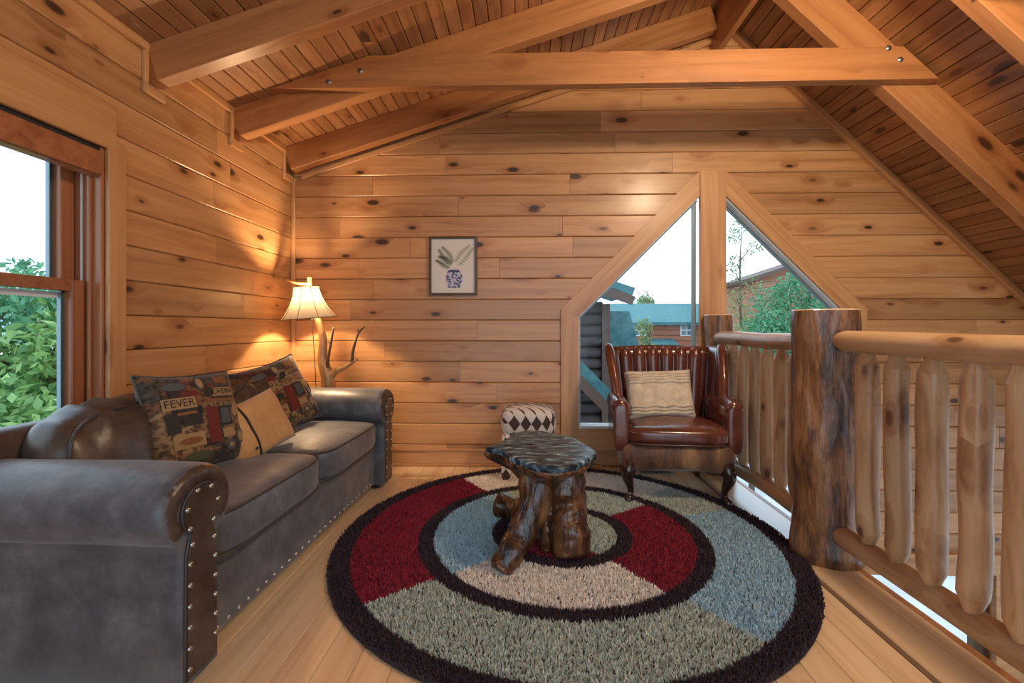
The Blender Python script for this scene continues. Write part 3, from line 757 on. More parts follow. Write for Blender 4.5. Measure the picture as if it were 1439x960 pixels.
# ------------------------------------------------------------------ sofa  (local: +x front, y along the length)
SOF = thing('sofa', (-1.40, 2.30, 0.0), math.radians(-1.6), 'long grey-brown suede sofa with rolled nailhead arms along the left wall', 'sofa')
def arm_outline(n=28):
    """(y, z) outline of a rolled arm seen from the front, centred on the arm"""
    pts = [(0.085, 0.035), (0.083, 0.25), (0.080, 0.42)]
    for i in range(n + 1):
        a = -0.98 + (PI + 1.96) * i / n
        pts.append((0.150 * math.cos(a), 0.558 + 0.120 * math.sin(a)))
    pts += [(-0.080, 0.42), (-0.083, 0.25), (-0.085, 0.035)]
    return pts
def sofa_arm(yc, lab):
    out = arm_outline(); k = len(out); cy0, cz0 = 0.0, 0.42
    st = [(-0.42, 0.96), (-0.405, 1.0), (-0.2, 1.0), (0.0, 1.0), (0.2, 1.0), (0.385, 1.0), (0.405, 0.985), (0.418, 0.94), (0.424, 0.86), (0.420, 0.76)]
    vs = []; fs = []
    for (x_, s_) in st:
        for (y_, z_) in out:
            zz_ = cz0 + (z_ - cz0) * s_ if z_ > 0.1 else z_
            q = 0.004 * mnoise.noise(Vector((x_ * 5, y_ * 9 + yc, z_ * 7)))
            vs.append((x_, yc + y_ * (s_ if z_ > 0.1 else s_) * (1 + q * 3), zz_ + q))
    for i in range(len(st) - 1):
        for j in range(k): q = (j + 1) % k; fs.append([i * k + j, i * k + q, (i + 1) * k + q, (i + 1) * k + j])
    fs.append(list(range(k))[::-1]); fs.append([(len(st) - 1) * k + j for j in range(k)])
    arm = obj('arm', vs, fs, M['suede'], SOF, True)
    # gathered leather facing: inner panel with nail heads round it
    pan = []
    for (y_, z_) in out:
        if z_ > 0.45: pan.append((y_ * 0.50, 0.55 + (z_ - 0.565) * 0.60))
        else: pan.append((y_ * 0.74, max(z_, 0.05)))
    kk = len(pan)
    pv = [(0.416, yc + y_, z_) for y_, z_ in pan] + [(0.432, yc + y_ * 0.96, 0.35 + (z_ - 0.35) * 0.985) for y_, z_ in pan]
    pf = [[j, (j + 1) % kk, kk + (j + 1) % kk, kk + j] for j in range(kk)] + [[kk + j for j in range(kk)]]
    obj('facing_panel', pv, pf, M['leather'], arm)
    ring = [(0.424, yc + y_ * 1.03, z_) for y_, z_ in pan]
    ring = [Vector(p_) for p_ in ring]; dense = []
    for p_, q_ in zip(ring[:-1], ring[1:]):
        c_ = max(1, int((q_ - p_).length / 0.008)); dense += [p_.lerp(q_, e_ / c_) for e_ in range(c_)]
    pth = dense + [ring[-1]]; rr_ = [0.005] * len(pth)
    v_, f_ = tube(pth, rr_, 6); obj('welt', v_, f_, M['piping'], arm, True)
    cap = [(0.398, yc + 0.112 * math.cos(a), 0.555 + 0.086 * math.sin(a)) for a in [-0.75 + (PI + 1.5) * q / 24 for q in range(25)]]
    pc, rc = smooth_path(cap, [0.031 + 0.0015 * (q % 2) for q in range(25)], 96); v_, f_ = tube(pc, rc, 12, True, 0.05, 2); obj('gathered_border', v_, f_, M['leather'], arm, True)
    # nails spaced along the welt
    acc = 0; last = Vector(pth[0]); out_n = []
    for p_ in pth:
        acc += (Vector(p_) - last).length; last = Vector(p_)
        if acc > 0.058: acc = 0; out_n.append(p_)
    for p_ in out_n:
        o = link('nail', NAIL, None, arm); o.location = (0.432, yc + (p_[1] - yc) * 0.86, 0.40 + (p_[2] - 0.40) * 0.965); o.rotation_euler = (0, PI / 2, 0)
    return arm
v, f = lathe([(0.0, 0.007), (0.004, 0.0065), (0.0075, 0.004), (0.009, 0.0)], 10)
NAIL = fix(mesh('nail', v, f)); NAIL.materials.append(M['brass']); NAIL.polygons.foreach_set('use_smooth', [True] * len(NAIL.polygons))
SY = 0.89      # arm centres
sofa_arm(-SY, 'near'); sofa_arm(SY, 'far')
# base
box('base', -0.42, 0.355, -SY + 0.075, SY - 0.075, 0.035, 0.335, M['suede'], SOF, 0.012)
nn = int((2 * SY - 0.2) / 0.058)
for i in range(nn):
    o = link('nail', NAIL, None, SOF); o.location = (0.3555, -SY + 0.11 + i * 0.058, 0.062); o.rotation_euler = (0, PI / 2, 0)
for (fx, fy) in ((0.33, -SY), (0.33, SY), (-0.36, -SY), (-0.36, SY)):
    box('foot', fx - 0.04, fx + 0.04, fy - 0.04, fy + 0.04, 0.0, 0.036, M['darkwood'], SOF, 0.004)
# back frame, rolled along the top
prof = [(-0.43, 0.05), (-0.44, 0.60)]
for i in range(11):
    a = PI - PI * i / 10; prof.append((-0.355 + 0.095 * math.cos(a), 0.685 + 0.075 * math.sin(a)))
prof += [(-0.22, 0.50), (-0.16, 0.30), (-0.16, 0.05)]
st = [-SY - 0.075, -SY - 0.06, -SY + 0.1, -0.4, 0, 0.4, SY - 0.1, SY + 0.06, SY + 0.075]; k = len(prof)
vs = [(p[0] * (0.97 if i in (0, 8) else 1), y_, p[1] * (0.985 if i in (0, 8) else 1) + 0.006 * mnoise.noise(Vector((y_ * 3, p[0], 2)))) for i, y_ in enumerate(st) for p in prof]
fs = [[i * k + j, i * k + (j + 1) % k, (i + 1) * k + (j + 1) % k, (i + 1) * k + j] for i in range(len(st) - 1) for j in range(k)] + [list(range(k)), [(len(st) - 1) * k + j for j in range(k)]]
obj('back_frame', vs, fs, M['leather'], SOF, True)
# two back cushions with gathers and welts
for i, yc in enumerate((-0.415, 0.415)):
    V_, F_ = puff(0.14, 0.425, 0.245, 18, 3.2, 0.0, i * 3.0, 0.0)
    V2 = []
    for p_ in V_:
        fold = 0.020 * math.sin(p_.y * 46 + 2.5 * mnoise.noise(Vector((p_.y * 3, i, p_.z * 6)))) * max(0, (p_.z - 0.05) / 0.2) * (0.5 + abs(p_.x) * 3)
        V2.append(Vector((p_.x + fold * 0.8 - p_.z * 0.25, p_.y, p_.z + fold)))
    c = obj('back_cushion', V2, F_, M['leather'], SOF, True); c.location = (-0.165, yc, 0.575)
    ring = [(0.03 * math.cos(t * 2 * PI) * 0 + 0.085 - 0.245 * math.sin(t * 2 * PI) * 0.25 * 0.86, 0.40 * math.copysign(abs(math.cos(t * 2 * PI)) ** 0.55, math.cos(t * 2 * PI)), 0.222 * math.copysign(abs(math.sin(t * 2 * PI)) ** 0.55, math.sin(t * 2 * PI))) for t in [q / 40 for q in range(41)]]
    p_, r_ = smooth_path(ring, [0.006] * 41, 120); v_, f_ = tube(p_, r_, 6, False); obj('welt', v_, f_, M['piping'], c, True)
# two seat cushions
for i, yc in enumerate((-0.395, 0.395)):
    V_, F_ = puff(0.325, 0.392, 0.088, 18, 7.0, 0.022, i * 5.0, 0.006)
    c = obj('seat_cushion', V_, F_, M['suede'], SOF, True); c.location = (0.085, yc, 0.392)
    for zz_ in (0.072, -0.072):
        ring = [(0.322 * math.copysign(abs(math.cos(t)) ** 0.28, math.cos(t)), 0.389 * math.copysign(abs(math.sin(t)) ** 0.28, math.sin(t)), zz_) for t in [2 * PI * q / 64 for q in range(65)]]
        v_, f_ = tube(ring, [0.0055] * 65, 6, False); obj('welt', v_, f_, M['piping'], c, True)

# ------------------------------------------------------------------ scatter cushions
def lodge_mat(name, seed):
    m, n, l, b = new_mat(name)
    tc = n.new('ShaderNodeTexCoord'); mp = n.new('ShaderNodeMapping'); mp.inputs['Location'].default_value = (seed, seed * 2, 0); mp.inputs['Scale'].default_value = (1, 0.15, 1)
    l.new(tc.outputs['Object'], mp.inputs['Vector'])
    v = n.new('ShaderNodeTexVoronoi'); v.distance = 'CHEBYCHEV'; v.inputs['Scale'].default_value = 11; v.inputs['Randomness'].default_value = 0.85; l.new(mp.outputs['Vector'], v.inputs['Vector'])
    sp = n.new('ShaderNodeSeparateColor'); l.new(v.outputs['Color'], sp.inputs[0])
    r = ramp(n, [(0.0, (0.035, 0.022, 0.016)), (0.22, (0.20, 0.115, 0.055)), (0.42, (0.10, 0.022, 0.014)), (0.56, (0.26, 0.16, 0.08)), (0.72, (0.06, 0.045, 0.035)), (0.86, (0.16, 0.07, 0.03))])
    r.color_ramp.interpolation = 'CONSTANT'; l.new(sp.outputs[0], r.inputs['Fac'])
    n2 = n.new('ShaderNodeTexNoise'); n2.inputs['Scale'].default_value = 55; n2.inputs['Detail'].default_value = 4; l.new(mp.outputs['Vector'], n2.inputs['Vector'])
    r2 = ramp(n, [(0.40, (0.16, 0.14, 0.12)), (0.56, (1.15, 1.1, 1.0))]); l.new(n2.outputs['Fac'], r2.inputs['Fac'])
    mx = n.new('ShaderNodeMixRGB'); mx.blend_type = 'MULTIPLY'; mx.inputs['Fac'].default_value = 0.85; l.new(r.outputs['Color'], mx.inputs['Color1']); l.new(r2.outputs['Color'], mx.inputs['Color2'])
    l.new(mx.outputs['Color'], b.inputs['Base Color']); b.inputs['Roughness'].default_value = 0.85; b.inputs['Sheen Weight'].default_value = 0.15
    return m
PR = {k: plain('print_' + k, c, 0.85) for k, c in dict(tan=(0.34, 0.21, 0.10), dark=(0.030, 0.022, 0.018), red=(0.14, 0.018, 0.012), blue=(0.075, 0.085, 0.09), rust=(0.22, 0.085, 0.03), green=(0.07, 0.075, 0.035)).items()}
def ell(cx, cz, rx, rz, n=14, rot=0): return [(cx + rx * math.cos(t) * math.cos(rot) - rz * math.sin(t) * math.sin(rot), cz + rx * math.cos(t) * math.sin(rot) + rz * math.sin(t) * math.cos(rot)) for t in [2 * PI * i / n for i in range(n)]]
def rect(x0, z0, x1, z1): return [(x0, z0), (x1, z0), (x1, z1), (x0, z1)]
def orient(o, base, normal, roll=0.0):
    """stand a pillow on its lower edge: its front (-y) looks along 'normal'"""
    nrm = Vector(normal).normalized(); y = -nrm; x = y.cross(VZ).normalized(); z = x.cross(y)
    mt = Matrix((x, y, z)).transposed().to_4x4() @ Matrix.Rotation(roll, 4, 'Y'); mt.translation = base
    o.matrix_world = mt
def lodge_pillow(base, normal, roll, label, seed, w=0.46, h=0.46):
    root = thing('throw_pillow', (0, 0, 0), 0, label, 'pillow', 'lodge print throw pillows')
    me, pf, edge = grow_pillow(w, h, 0.085, 24, 0.13, 0.012, seed)
    link('cover', me, lodge_mat('lodge_tapestry_%d' % int(seed), seed), root, True)
    p_, r_ = smooth_path(edge + [edge[0]], [0.005] * (len(edge) + 1), 128); v_, f_ = tube(p_, r_, 6, False); obj('welt', v_, f_, PR['blue'], root, True)
    D = lambda nm, pts, c, lift=0.0022: decal(nm, [(p[0] * 0.92 * w / 0.46, h / 2 + (p[1] - 0.23) * 0.92 * h / 0.46) for p in pts], w, h, pf, PR[c], root, lift)
    D('printed_panel', rect(-0.20, 0.285, -0.05, 0.340), 'tan'); D('printed_panel', rect(0.035, 0.330, 0.185, 0.375), 'tan')
    D('printed_panel', rect(-0.02, 0.10, 0.05, 0.275), 'red'); D('printed_panel', rect(0.055, 0.175, 0.135, 0.275), 'dark'); D('printed_picture', rect(0.065, 0.187, 0.125, 0.263), 'blue', 0.0034)
    D('printed_panel', rect(-0.185, 0.10, -0.04, 0.165), 'tan'); D('printed_panel', rect(-0.20, 0.175, -0.15, 0.27), 'dark'); D('printed_panel', rect(-0.135, 0.20, -0.04, 0.245), 'dark')
    D('printed_fish', ell(-0.13, 0.395, 0.055, 0.020), 'blue'); D('printed_fish', ell(-0.11, 0.13, 0.055, 0.016), 'rust', 0.0036); D('printed_fish', ell(-0.08, 0.055, 0.07, 0.022), 'green')
    D('printed_snowshoe', ell(0.0, 0.405, 0.024, 0.036), 'blue'); D('printed_snowshoe', ell(0.0, 0.405, 0.016, 0.027), 'tan', 0.0034)
    D('printed_canoe', ell(-0.055, 0.355, 0.034, 0.016), 'red'); D('printed_canoe', ell(0.03, 0.352, 0.034, 0.022, rot=0.5), 'dark')
    D('printed_snowshoe', ell(0.165, 0.11, 0.028, 0.040), 'blue'); D('printed_snowshoe', ell(0.165, 0.11, 0.018, 0.028), 'tan', 0.0034); D('printed_reel', ell(0.10, 0.075, 0.030, 0.026), 'blue'); D('printed_reel', ell(0.10, 0.075, 0.013, 0.011), 'tan', 0.0034)
    D('printed_reel', ell(0.17, 0.25, 0.024, 0.034, rot=-0.4), 'tan'); D('printed_panel', rect(0.06, 0.115, 0.13, 0.16), 'tan'); D('printed_panel', rect(0.09, 0.40, 0.16, 0.435), 'rust')
    D('printed_panel', rect(0.0, 0.30, 0.19, 0.315), 'rust'); D('printed_panel', rect(-0.19, 0.255, -0.06, 0.268), 'rust')
    for (body, cx, cz, sz) in (('FEVER', -0.125, 0.3125, 0.052), ('CABIN', 0.11, 0.3525, 0.046)):
        tm = text_pts(body, sz)
        for vv in tm.vertices:
            X, Z = (cx + vv.co.x) * 0.92 * w / 0.46, h / 2 + (cz + vv.co.y - 0.23) * 0.92 * h / 0.46
            vv.co = (X, -pf(max(-.97, min(.97, X / (w / 2))), max(-.97, min(.97, (Z - h / 2) / (h / 2)))) - 0.0042, Z)
        tm.update(); link('lettering', tm, PR['dark'], root)
    orient(root, base, normal, roll)
    return root
lodge_pillow((-1.375, 1.95, 0.480), (0.95, -0.20, 0.34), math.radians(3), 'big lodge-print pillow nearest the camera, leaning on the sofa back', 1.0, 0.44, 0.44)
lodge_pillow((-1.40, 2.76, 0.480), (0.86, -0.38, 0.37), math.radians(-13), 'far lodge-print pillow tilted against the sofa back near the lamp', 5.0, 0.45, 0.44)
tp = thing('lumbar_pillow', (0, 0, 0), 0, 'small plain tan pillow between the two lodge-print pillows', 'pillow')
me, pf, edge = grow_pillow(0.40, 0.29, 0.062, 20, 0.10, 0.010, 9.0)
link('cover', me, M['tan'], tp, True)
decal('stripe', [(-0.088, 0.014 + 0.262 * q / 16) for q in range(17)][::-1] + [(-0.076, 0.014 + 0.262 * q / 16) for q in range(17)], 0.40, 0.29, pf, PR['dark'], tp, 0.002); decal('button', ell(-0.105, 0.055, 0.009, 0.007), 0.40, 0.29, pf, PR['dark'], tp, 0.004)
orient(tp, (-1.275, 2.27, 0.478), (0.92, -0.24, 0.40), math.radians(-12))

# ------------------------------------------------------------------ root table
TX, TY = 0.075, 2.29
tab = thing('root_table', (TX, TY, 0.022), 0, 'tree-root coffee table with a black resin slab top on the rug', 'table')
outl = [(-0.27, -0.02), (-0.20, -0.06), (-0.13, -0.20), (-0.03, -0.31), (0.06, -0.335), (0.16, -0.27), (0.26, -0.09), (0.235, 0.03), (0.18, 0.20), (0.06, 0.315), (-0.05, 0.37), (-0.14, 0.30), (-0.18, 0.16), (-0.22, 0.06)]
ctr, _ = smooth_path([(p[0], p[1], 0) for p in outl] + [(outl[0][0], outl[0][1], 0)], [0] * 15, 84); ctr = ctr[:-1]; K = len(ctr)
vs = []; fs = []; lay = [(0.98, 0.452), (1.0, 0.470), (1.0, 0.480), (0.97, 0.488)] + [(q, 0.489) for q in (0.9, 0.8, 0.68, 0.55, 0.42, 0.28, 0.14)]
for (s_, z_) in lay:
    for p_ in ctr:
        q = s_ * (1 + 0.02 * mnoise.noise(Vector((p_.x * 14, p_.y * 14, 0.3))))
        hh = 0.005 * mnoise.noise(Vector((p_.x * s_ * 14, p_.y * s_ * 20, 1.0))) if s_ < 0.98 and z_ > 0.48 else 0
        vs.append((p_.x * q, p_.y * q, z_ + hh))
for i in range(len(lay) - 1):
    for j in range(K): q = (j + 1) % K; fs.append([i * K + j, i * K + q, (i + 1) * K + q, (i + 1) * K + j])
fs.append(list(range(K))[::-1]); fs.append([(len(lay) - 1) * K + j for j in range(K)])
obj('slab_top', vs, fs, M['slab'], tab, True)
vs = []; fs = []; lay = [(0.995, 0.463), (1.012, 0.455), (0.97, 0.432), (0.80, 0.405), (0.60, 0.375), (0.45, 0.33), (0.36, 0.28)]
for (s_, z_) in lay:
    for p_ in ctr: q = s_ * (1 + 0.05 * mnoise.noise(Vector((p_.x * 9, p_.y * 9, z_ * 9)))); vs.append((p_.x * q + 0.02 * (1 - s_), p_.y * q * (0.75 + 0.25 * s_), z_))
for i in range(len(lay) - 1):
    for j in range(K): q = (j + 1) % K; fs.append([i * K + j, i * K + q, (i + 1) * K + q, (i + 1) * K + j])
fs.append([(len(lay) - 1) * K + j for j in range(K)])
obj('bark_rim', vs, fs, M['stump'], tab, True)
def root_leg(nm, ctrl, rad, sd, flat=1.0): return tube_obj(nm, ctrl, rad, M['stump'], tab, 26, 20, 0.28, sd, flat)
root_leg('root_leg', [(-0.01, 0.0, 0.42), (-0.015, -0.06, 0.34), (-0.045, -0.11, 0.22), (-0.11, -0.17, 0.10), (-0.175, -0.235, 0.02), (-0.19, -0.25, 0.0)], [0.10, 0.088, 0.075, 0.064, 0.052, 0.045], 1)
root_leg('root_leg', [(0.10, 0.03, 0.42), (0.115, -0.01, 0.32), (0.125, -0.03, 0.20), (0.135, -0.06, 0.09), (0.14, -0.08, 0.0)], [0.115, 0.10, 0.092, 0.10, 0.085], 2)
root_leg('root_leg', [(0.06, 0.0, 0.30), (0.05, -0.02, 0.18), (0.035, -0.03, 0.0)], [0.08, 0.06, 0.05], 3)
root_leg('root_leg', [(0.02, 0.12, 0.36), (0.0, 0.17, 0.2), (0.0, 0.2, 0.0)], [0.10, 0.07, 0.06], 4)
root_leg('side_root', [(0.03, 0.12, 0.16), (-0.08, 0.20, 0.11), (-0.16, 0.26, 0.085), (-0.225, 0.29, 0.085)], [0.06, 0.052, 0.05, 0.066], 5)

# ------------------------------------------------------------------ wing chair (local: front is -y)
CH = thing('wing_armchair', (0.965, 3.16, 0.012), math.radians(-5), 'oxblood leather wing armchair with channelled back and hide apron', 'armchair')
# seat frame with hide apron
vs = []; fs = []
ap = [(-0.30, 0.27), (-0.335, 0.0), (-0.335, -0.22), (-0.30, -0.285), (0.0, -0.315), (0.30, -0.285), (0.335, -0.22), (0.335, 0.0), (0.30, 0.27)]
pp, _ = smooth_path([(p[0], p[1], 0) for p in ap], [0] * 9, 40); K = len(pp)
for (s_, z_) in ((0.96, 0.205), (1.0, 0.22), (1.015, 0.29), (1.0, 0.345), (0.97, 0.355)):
    for p_ in pp: vs.append((p_.x * s_, p_.y * s_, z_ + (0.012 * math.cos(p_.x * 9) if z_ < 0.25 else 0)))
for i in range(4):
    for j in range(K): q = (j + 1) % K; fs.append([i * K + j, i * K + q, (i + 1) * K + q, (i + 1) * K + j])
fs.append(list(range(K))[::-1]); fs.append([4 * K + j for j in range(K)])
obj('hide_apron', vs, fs, M['hide'], CH, True)
V_, F_ = puff(0.335, 0.285, 0.058, 18, 4.5, 0.035, 3, 0.004)
c = obj('seat_cushion', [Vector((p.x * (1.0 if p.y < 0.0 else 0.86), p.y, p.z)) for p in V_], F_, M['oxblood'], CH, True); c.location = (0, -0.045, 0.412)
ring = [(0.325 * math.copysign(abs(math.cos(t)) ** 0.45, math.cos(t)) * (1.0 if math.sin(t) < 0 else 0.86), 0.277 * math.copysign(abs(math.sin(t)) ** 0.45, math.sin(t)), -0.044) for t in [2 * PI * q / 64 for q in range(65)]]
v_, f_ = tube(ring, [0.005] * 65, 6, False); obj('welt', v_, f_, M['oxblood'], c, True)
# back shell and channels
def sheet(name, fn, nu, nv, t, mat, parent):
    """thick curved panel: fn(u,v) -> centre point and normal"""
    vs = []; fs = []
    for s_ in (1, -1):
        for i in range(nu + 1):
            for j in range(nv + 1):
                p_, n_ = fn(i / nu, j / nv); e = 1 - max(abs(2 * i / nu - 1), abs(2 * j / nv - 1)) ** 10 * 0.75
                vs.append(Vector(p_) + Vector(n_) * (s_ * t / 2 * e))
    N = (nu + 1) * (nv + 1)
    for s_ in range(2):
        for i in range(nu):
            for j in range(nv):
                q = [s_ * N + i * (nv + 1) + j, s_ * N + (i + 1) * (nv + 1) + j, s_ * N + (i + 1) * (nv + 1) + j + 1, s_ * N + i * (nv + 1) + j + 1]; fs.append(q)
    rim = [i * (nv + 1) for i in range(nu + 1)] + [nu * (nv + 1) + j for j in range(1, nv + 1)] + [i * (nv + 1) + nv for i in range(nu - 1, -1, -1)] + [j for j in range(nv - 1, 0, -1)]
    for a_, b_ in zip(rim, rim[1:] + rim[:1]): fs.append([a_, b_, N + b_, N + a_])
    return obj(name, vs, fs, mat, parent, True)
topz = lambda x_: 0.955 - 0.10 * x_ * x_
def back_fn(u, v):
    x_ = (u - 0.5) * 0.66 * (0.86 + 0.20 * v); z_ = 0.33 + v * (topz(x_) - 0.33)
    return (x_, 0.25 + 0.075 * v - 0.10 * (abs(x_) / 0.33) ** 3 * 0.3, z_), (0, -1, 0.12)
sheet('back_shell', back_fn, 16, 12, 0.06, M['oxblood'], CH)
NCH = 6
for i in range(NCH):
    u0 = (i + 0.5) / NCH
    ctrl = []; rad = []
    for j in range(9):
        v = 0.12 + 0.875 * j / 8; p_, _ = back_fn(0.06 + 0.88 * u0, min(v, 1.0)); ctrl.append((p_[0], p_[1] - 0.012, p_[2] - (0.012 if j == 8 else 0))); rad.append(0.049 * (0.88 + 0.2 * v) * (0.6 if j == 8 else 1))
    tube_obj('back_channel', ctrl, rad, M['oxblood'], CH, 24, 14, 0.0, i, 1.0)
# wings and arms
for s_ in (-1, 1):
    prof_front = [(0.30, 0.36), (-0.235, 0.36), (-0.25, 0.50), (-0.20, 0.590), (-0.06, 0.615), (0.0, 0.66), (0.012, 0.74), (0.045, 0.83), (0.10, 0.91), (0.17, 0.952), (0.26, 0.958), (0.335, 0.945)]
    def wing_fn(u, v, s_=s_):
        # u: from the back (0) to the front edge (1); v: height
        z_ = 0.53 + v * 0.425
        front = np.interp(z_, [0.53, 0.60, 0.66, 0.74, 0.83, 0.90, 0.955], [-0.06, -0.055, -0.035, -0.005, 0.045, 0.09, 0.15])
        backy = 0.27 + 0.07 * v
        y_ = backy + (front - backy) * u
        x_ = s_ * (0.320 + 0.035 * v + 0.030 * u * (0.3 + 0.7 * v))
        return (x_, y_, z_ - 0.03 * (1 - u) * 0), (s_, 0.10, 0)
    sheet('wing', wing_fn, 12, 14, 0.062, M['oxblood'], CH)
    ctrl = []; rad = []
    for j in range(13):
        p_, _ = wing_fn(1.0, j / 12); ctrl.append(p_); rad.append(0.034 if j < 12 else 0.026)
    tube_obj('wing_roll', ctrl, rad, M['oxblood'], CH, 30, 12)
    V_, F_ = puff(0.052, 0.25, 0.135, 14, 5.0, 0.0)
    o = obj('arm', [Vector((p.x * (1 + 0.2 * (p.z > 0.06)), p.y, p.z + (0.012 * p.y / 0.25))) for p in V_], F_, M['oxblood'], CH, True); o.location = (s_ * 0.335, -0.015, 0.475)
    tube_obj('arm_roll', [(s_ * 0.34, 0.16, 0.590), (s_ * 0.343, 0.0, 0.592), (s_ * 0.345, -0.15, 0.588), (s_ * 0.345, -0.255, 0.580)], [0.050, 0.054, 0.056, 0.050], M['oxblood'], CH, 16, 14)
    V_, F_ = puff(0.048, 0.020, 0.150, 12, 3.5, 0.0); o = obj('arm_front', V_, F_, M['oxblood'], CH, True); o.location = (s_ * 0.343, -0.262, 0.46)
    # carved legs
    tube_obj('leg', [(s_ * 0.285, -0.245, 0.245), (s_ * 0.30, -0.272, 0.20), (s_ * 0.302, -0.275, 0.15), (s_ * 0.285, -0.255, 0.085), (s_ * 0.283, -0.255, 0.045), (s_ * 0.295, -0.275, 0.018), (s_ * 0.298, -0.28, 0.0)], [0.050, 0.046, 0.036, 0.022, 0.018, 0.027, 0.025], M['darkwood'], CH, 28, 12)
    tube_obj('leg', [(s_ * 0.26, 0.25, 0.24), (s_ * 0.262, 0.265, 0.12), (s_ * 0.268, 0.295, 0.0)], [0.030, 0.024, 0.018], M['darkwood'], CH, 14, 8)
# knitted cushion on the chair
kc = thing('knit_pillow', (0, 0, 0), 0, 'cream knitted lumbar pillow resting on the leather armchair', 'pillow')
me, pf, edge = grow_pillow(0.455, 0.345, 0.070, 22, 0.07, 0.010, 14.0)
link('cover', me, M['knit'], kc, True)
for zk in (0.272, 0.248, 0.292, 0.312, 0.062, 0.040, 0.084):
    ctrl = []
    for i in range(31):
        x_ = -0.205 + 0.41 * i / 30
        ctrl.append((x_, -pf(max(-.97, min(.97, x_ / 0.2275)), max(-.97, min(.97, (zk - 0.1725) / 0.1725))) - 0.001, zk + 0.004 * math.sin(i * 0.7)))
    r_ = [0.0075 + 0.0022 * (q % 2) for q in range(31)]
    v_, f_ = tube(ctrl, r_, 7); obj('cable_band', v_, f_, M['knit'], kc, True)
orient(kc, (0.92, 3.145, 0.475), (-0.06, -0.93, 0.34), math.radians(-2))

# ------------------------------------------------------------------ patterned stool behind the table
m, n, l, b = new_mat('harlequin_hide')
tc = n.new('ShaderNodeTexCoord'); sp = n.new('ShaderNodeSeparateXYZ'); l.new(tc.outputs['Object'], sp.inputs[0])
hx = math_node(n, l, 'MULTIPLY', math_node(n, l, 'ADD', sp.outputs[0], sp.outputs[1]), 13.0); hz = math_node(n, l, 'MULTIPLY', math_node(n, l, 'SUBTRACT', sp.outputs[2], math_node(n, l, 'MULTIPLY', sp.outputs[1], 0.6)), 9.0)
cv = n.new('ShaderNodeCombineXYZ'); l.new(math_node(n, l, 'ADD', hx, hz), cv.inputs[0]); l.new(math_node(n, l, 'SUBTRACT', hx, hz), cv.inputs[1]); cv.inputs[2].default_value = 0.5
ck = n.new('ShaderNodeTexChecker'); ck.inputs['Scale'].default_value = 1.0; ck.inputs['Color1'].default_value = (0.72, 0.68, 0.63, 1); ck.inputs['Color2'].default_value = (0.055, 0.030, 0.022, 1)
l.new(cv.outputs[0], ck.inputs['Vector']); l.new(ck.outputs['Color'], b.inputs['Base Color']); b.inputs['Roughness'].default_value = 0.6; b.inputs['Sheen Weight'].default_value = 0.2
M['harlequin'] = m
stl = thing('hide_stool', (0.02, 3.42, 0.015), 0, 'small stool covered in brown and white harlequin hide by the wall', 'stool')
V_, F_ = puff(0.198, 0.175, 0.10, 16, 4.5, 0.020, 2); o = obj('seat', V_, F_, M['harlequin'], stl, True); o.location = (0, 0, 0.40)
for sx in (-1, 1):
    for sy in (-1, 1):
        V_, F_ = puff(0.036, 0.036, 0.165, 8, 6.0); o = obj('leg', V_, F_, M['harlequin'], stl, True); o.location = (sx * 0.155, sy * 0.13, 0.165)

# ------------------------------------------------------------------ branch floor lamp in the corner
LX, LY = -1.56, 3.38
lamp = thing('branch_floor_lamp', (LX, LY, 0.0), 0, 'driftwood branch floor lamp with pleated bell shade, lit in the corner', 'floor lamp')
M['branch'] = mottled('driftwood', [(0.32, (0.13, 0.055, 0.02)), (0.5, (0.34, 0.17, 0.065)), (0.7, (0.52, 0.31, 0.15))], scale=6, rough=0.4, bump=0.4, bdist=0.004, bscale=18, stretch=(2, 2, 0.6), coat=0.3)
M['twig'] = plain('dark_twig', (0.10, 0.05, 0.028), 0.55)
v, f = lathe([(0.0, 0.0), (0.15, 0.0), (0.155, 0.02), (0.14, 0.04), (0.05, 0.06), (0.0, 0.06)], 20)
obj('base', [(p[0] * (1 + 0.1 * math.sin(3 * p[1] * 10)), p[1], p[2]) for p in v], f, M['branch'], lamp, True)
tube_obj('trunk', [(0.04, 0, 0.05), (0.06, -0.01, 0.30), (0.09, 0, 0.55), (0.10, 0, 0.72), (0.06, 0, 0.86), (0.062, 0, 1.0), (0.035, 0, 1.12), (0.0, 0, 1.20)], [0.075, 0.055, 0.055, 0.048, 0.036, 0.028, 0.024, 0.020], M['branch'], lamp, 36, 12, 0.15, 3)
br = tube_obj('branch', [(0.10, 0, 0.72), (0.16, -0.01, 0.775), (0.22, -0.02, 0.80), (0.285, -0.02, 0.84), (0.33, -0.02, 0.865)], [0.038, 0.026, 0.018, 0.013, 0.006], M['branch'], lamp, 18, 10, 0.15, 5)
tube_obj('twig', [(0.285, -0.02, 0.845), (0.295, -0.02, 0.93), (0.32, -0.03, 1.01), (0.34, -0.03, 1.06), (0.385, -0.03, 1.105)], [0.013, 0.011, 0.009, 0.008, 0.005], M['twig'], br, 16, 8, 0.1, 6)
tube_obj('twig', [(0.335, -0.03, 1.05), (0.335, -0.03, 1.09)], [0.007, 0.003], M['twig'], br, 4, 6)
tube_obj('twig', [(0.095, -0.01, 0.76), (0.115, -0.03, 0.88), (0.135, -0.03, 0.99), (0.155, -0.03, 1.10)], [0.016, 0.011, 0.010, 0.006], M['twig'], lamp, 16, 8, 0.1, 7)
tube_obj('twig', [(0.13, -0.03, 0.975), (0.108, -0.03, 1.005)], [0.007, 0.003], M['twig'], lamp, 4, 6)
tube_obj('neck', [(0.0, 0, 1.19), (-0.02, 0, 1.30), (-0.035, 0, 1.42), (-0.04, 0, 1.475)], [0.020, 0.014, 0.016, 0.020], M['branch'], lamp, 12, 10, 0.1, 4)
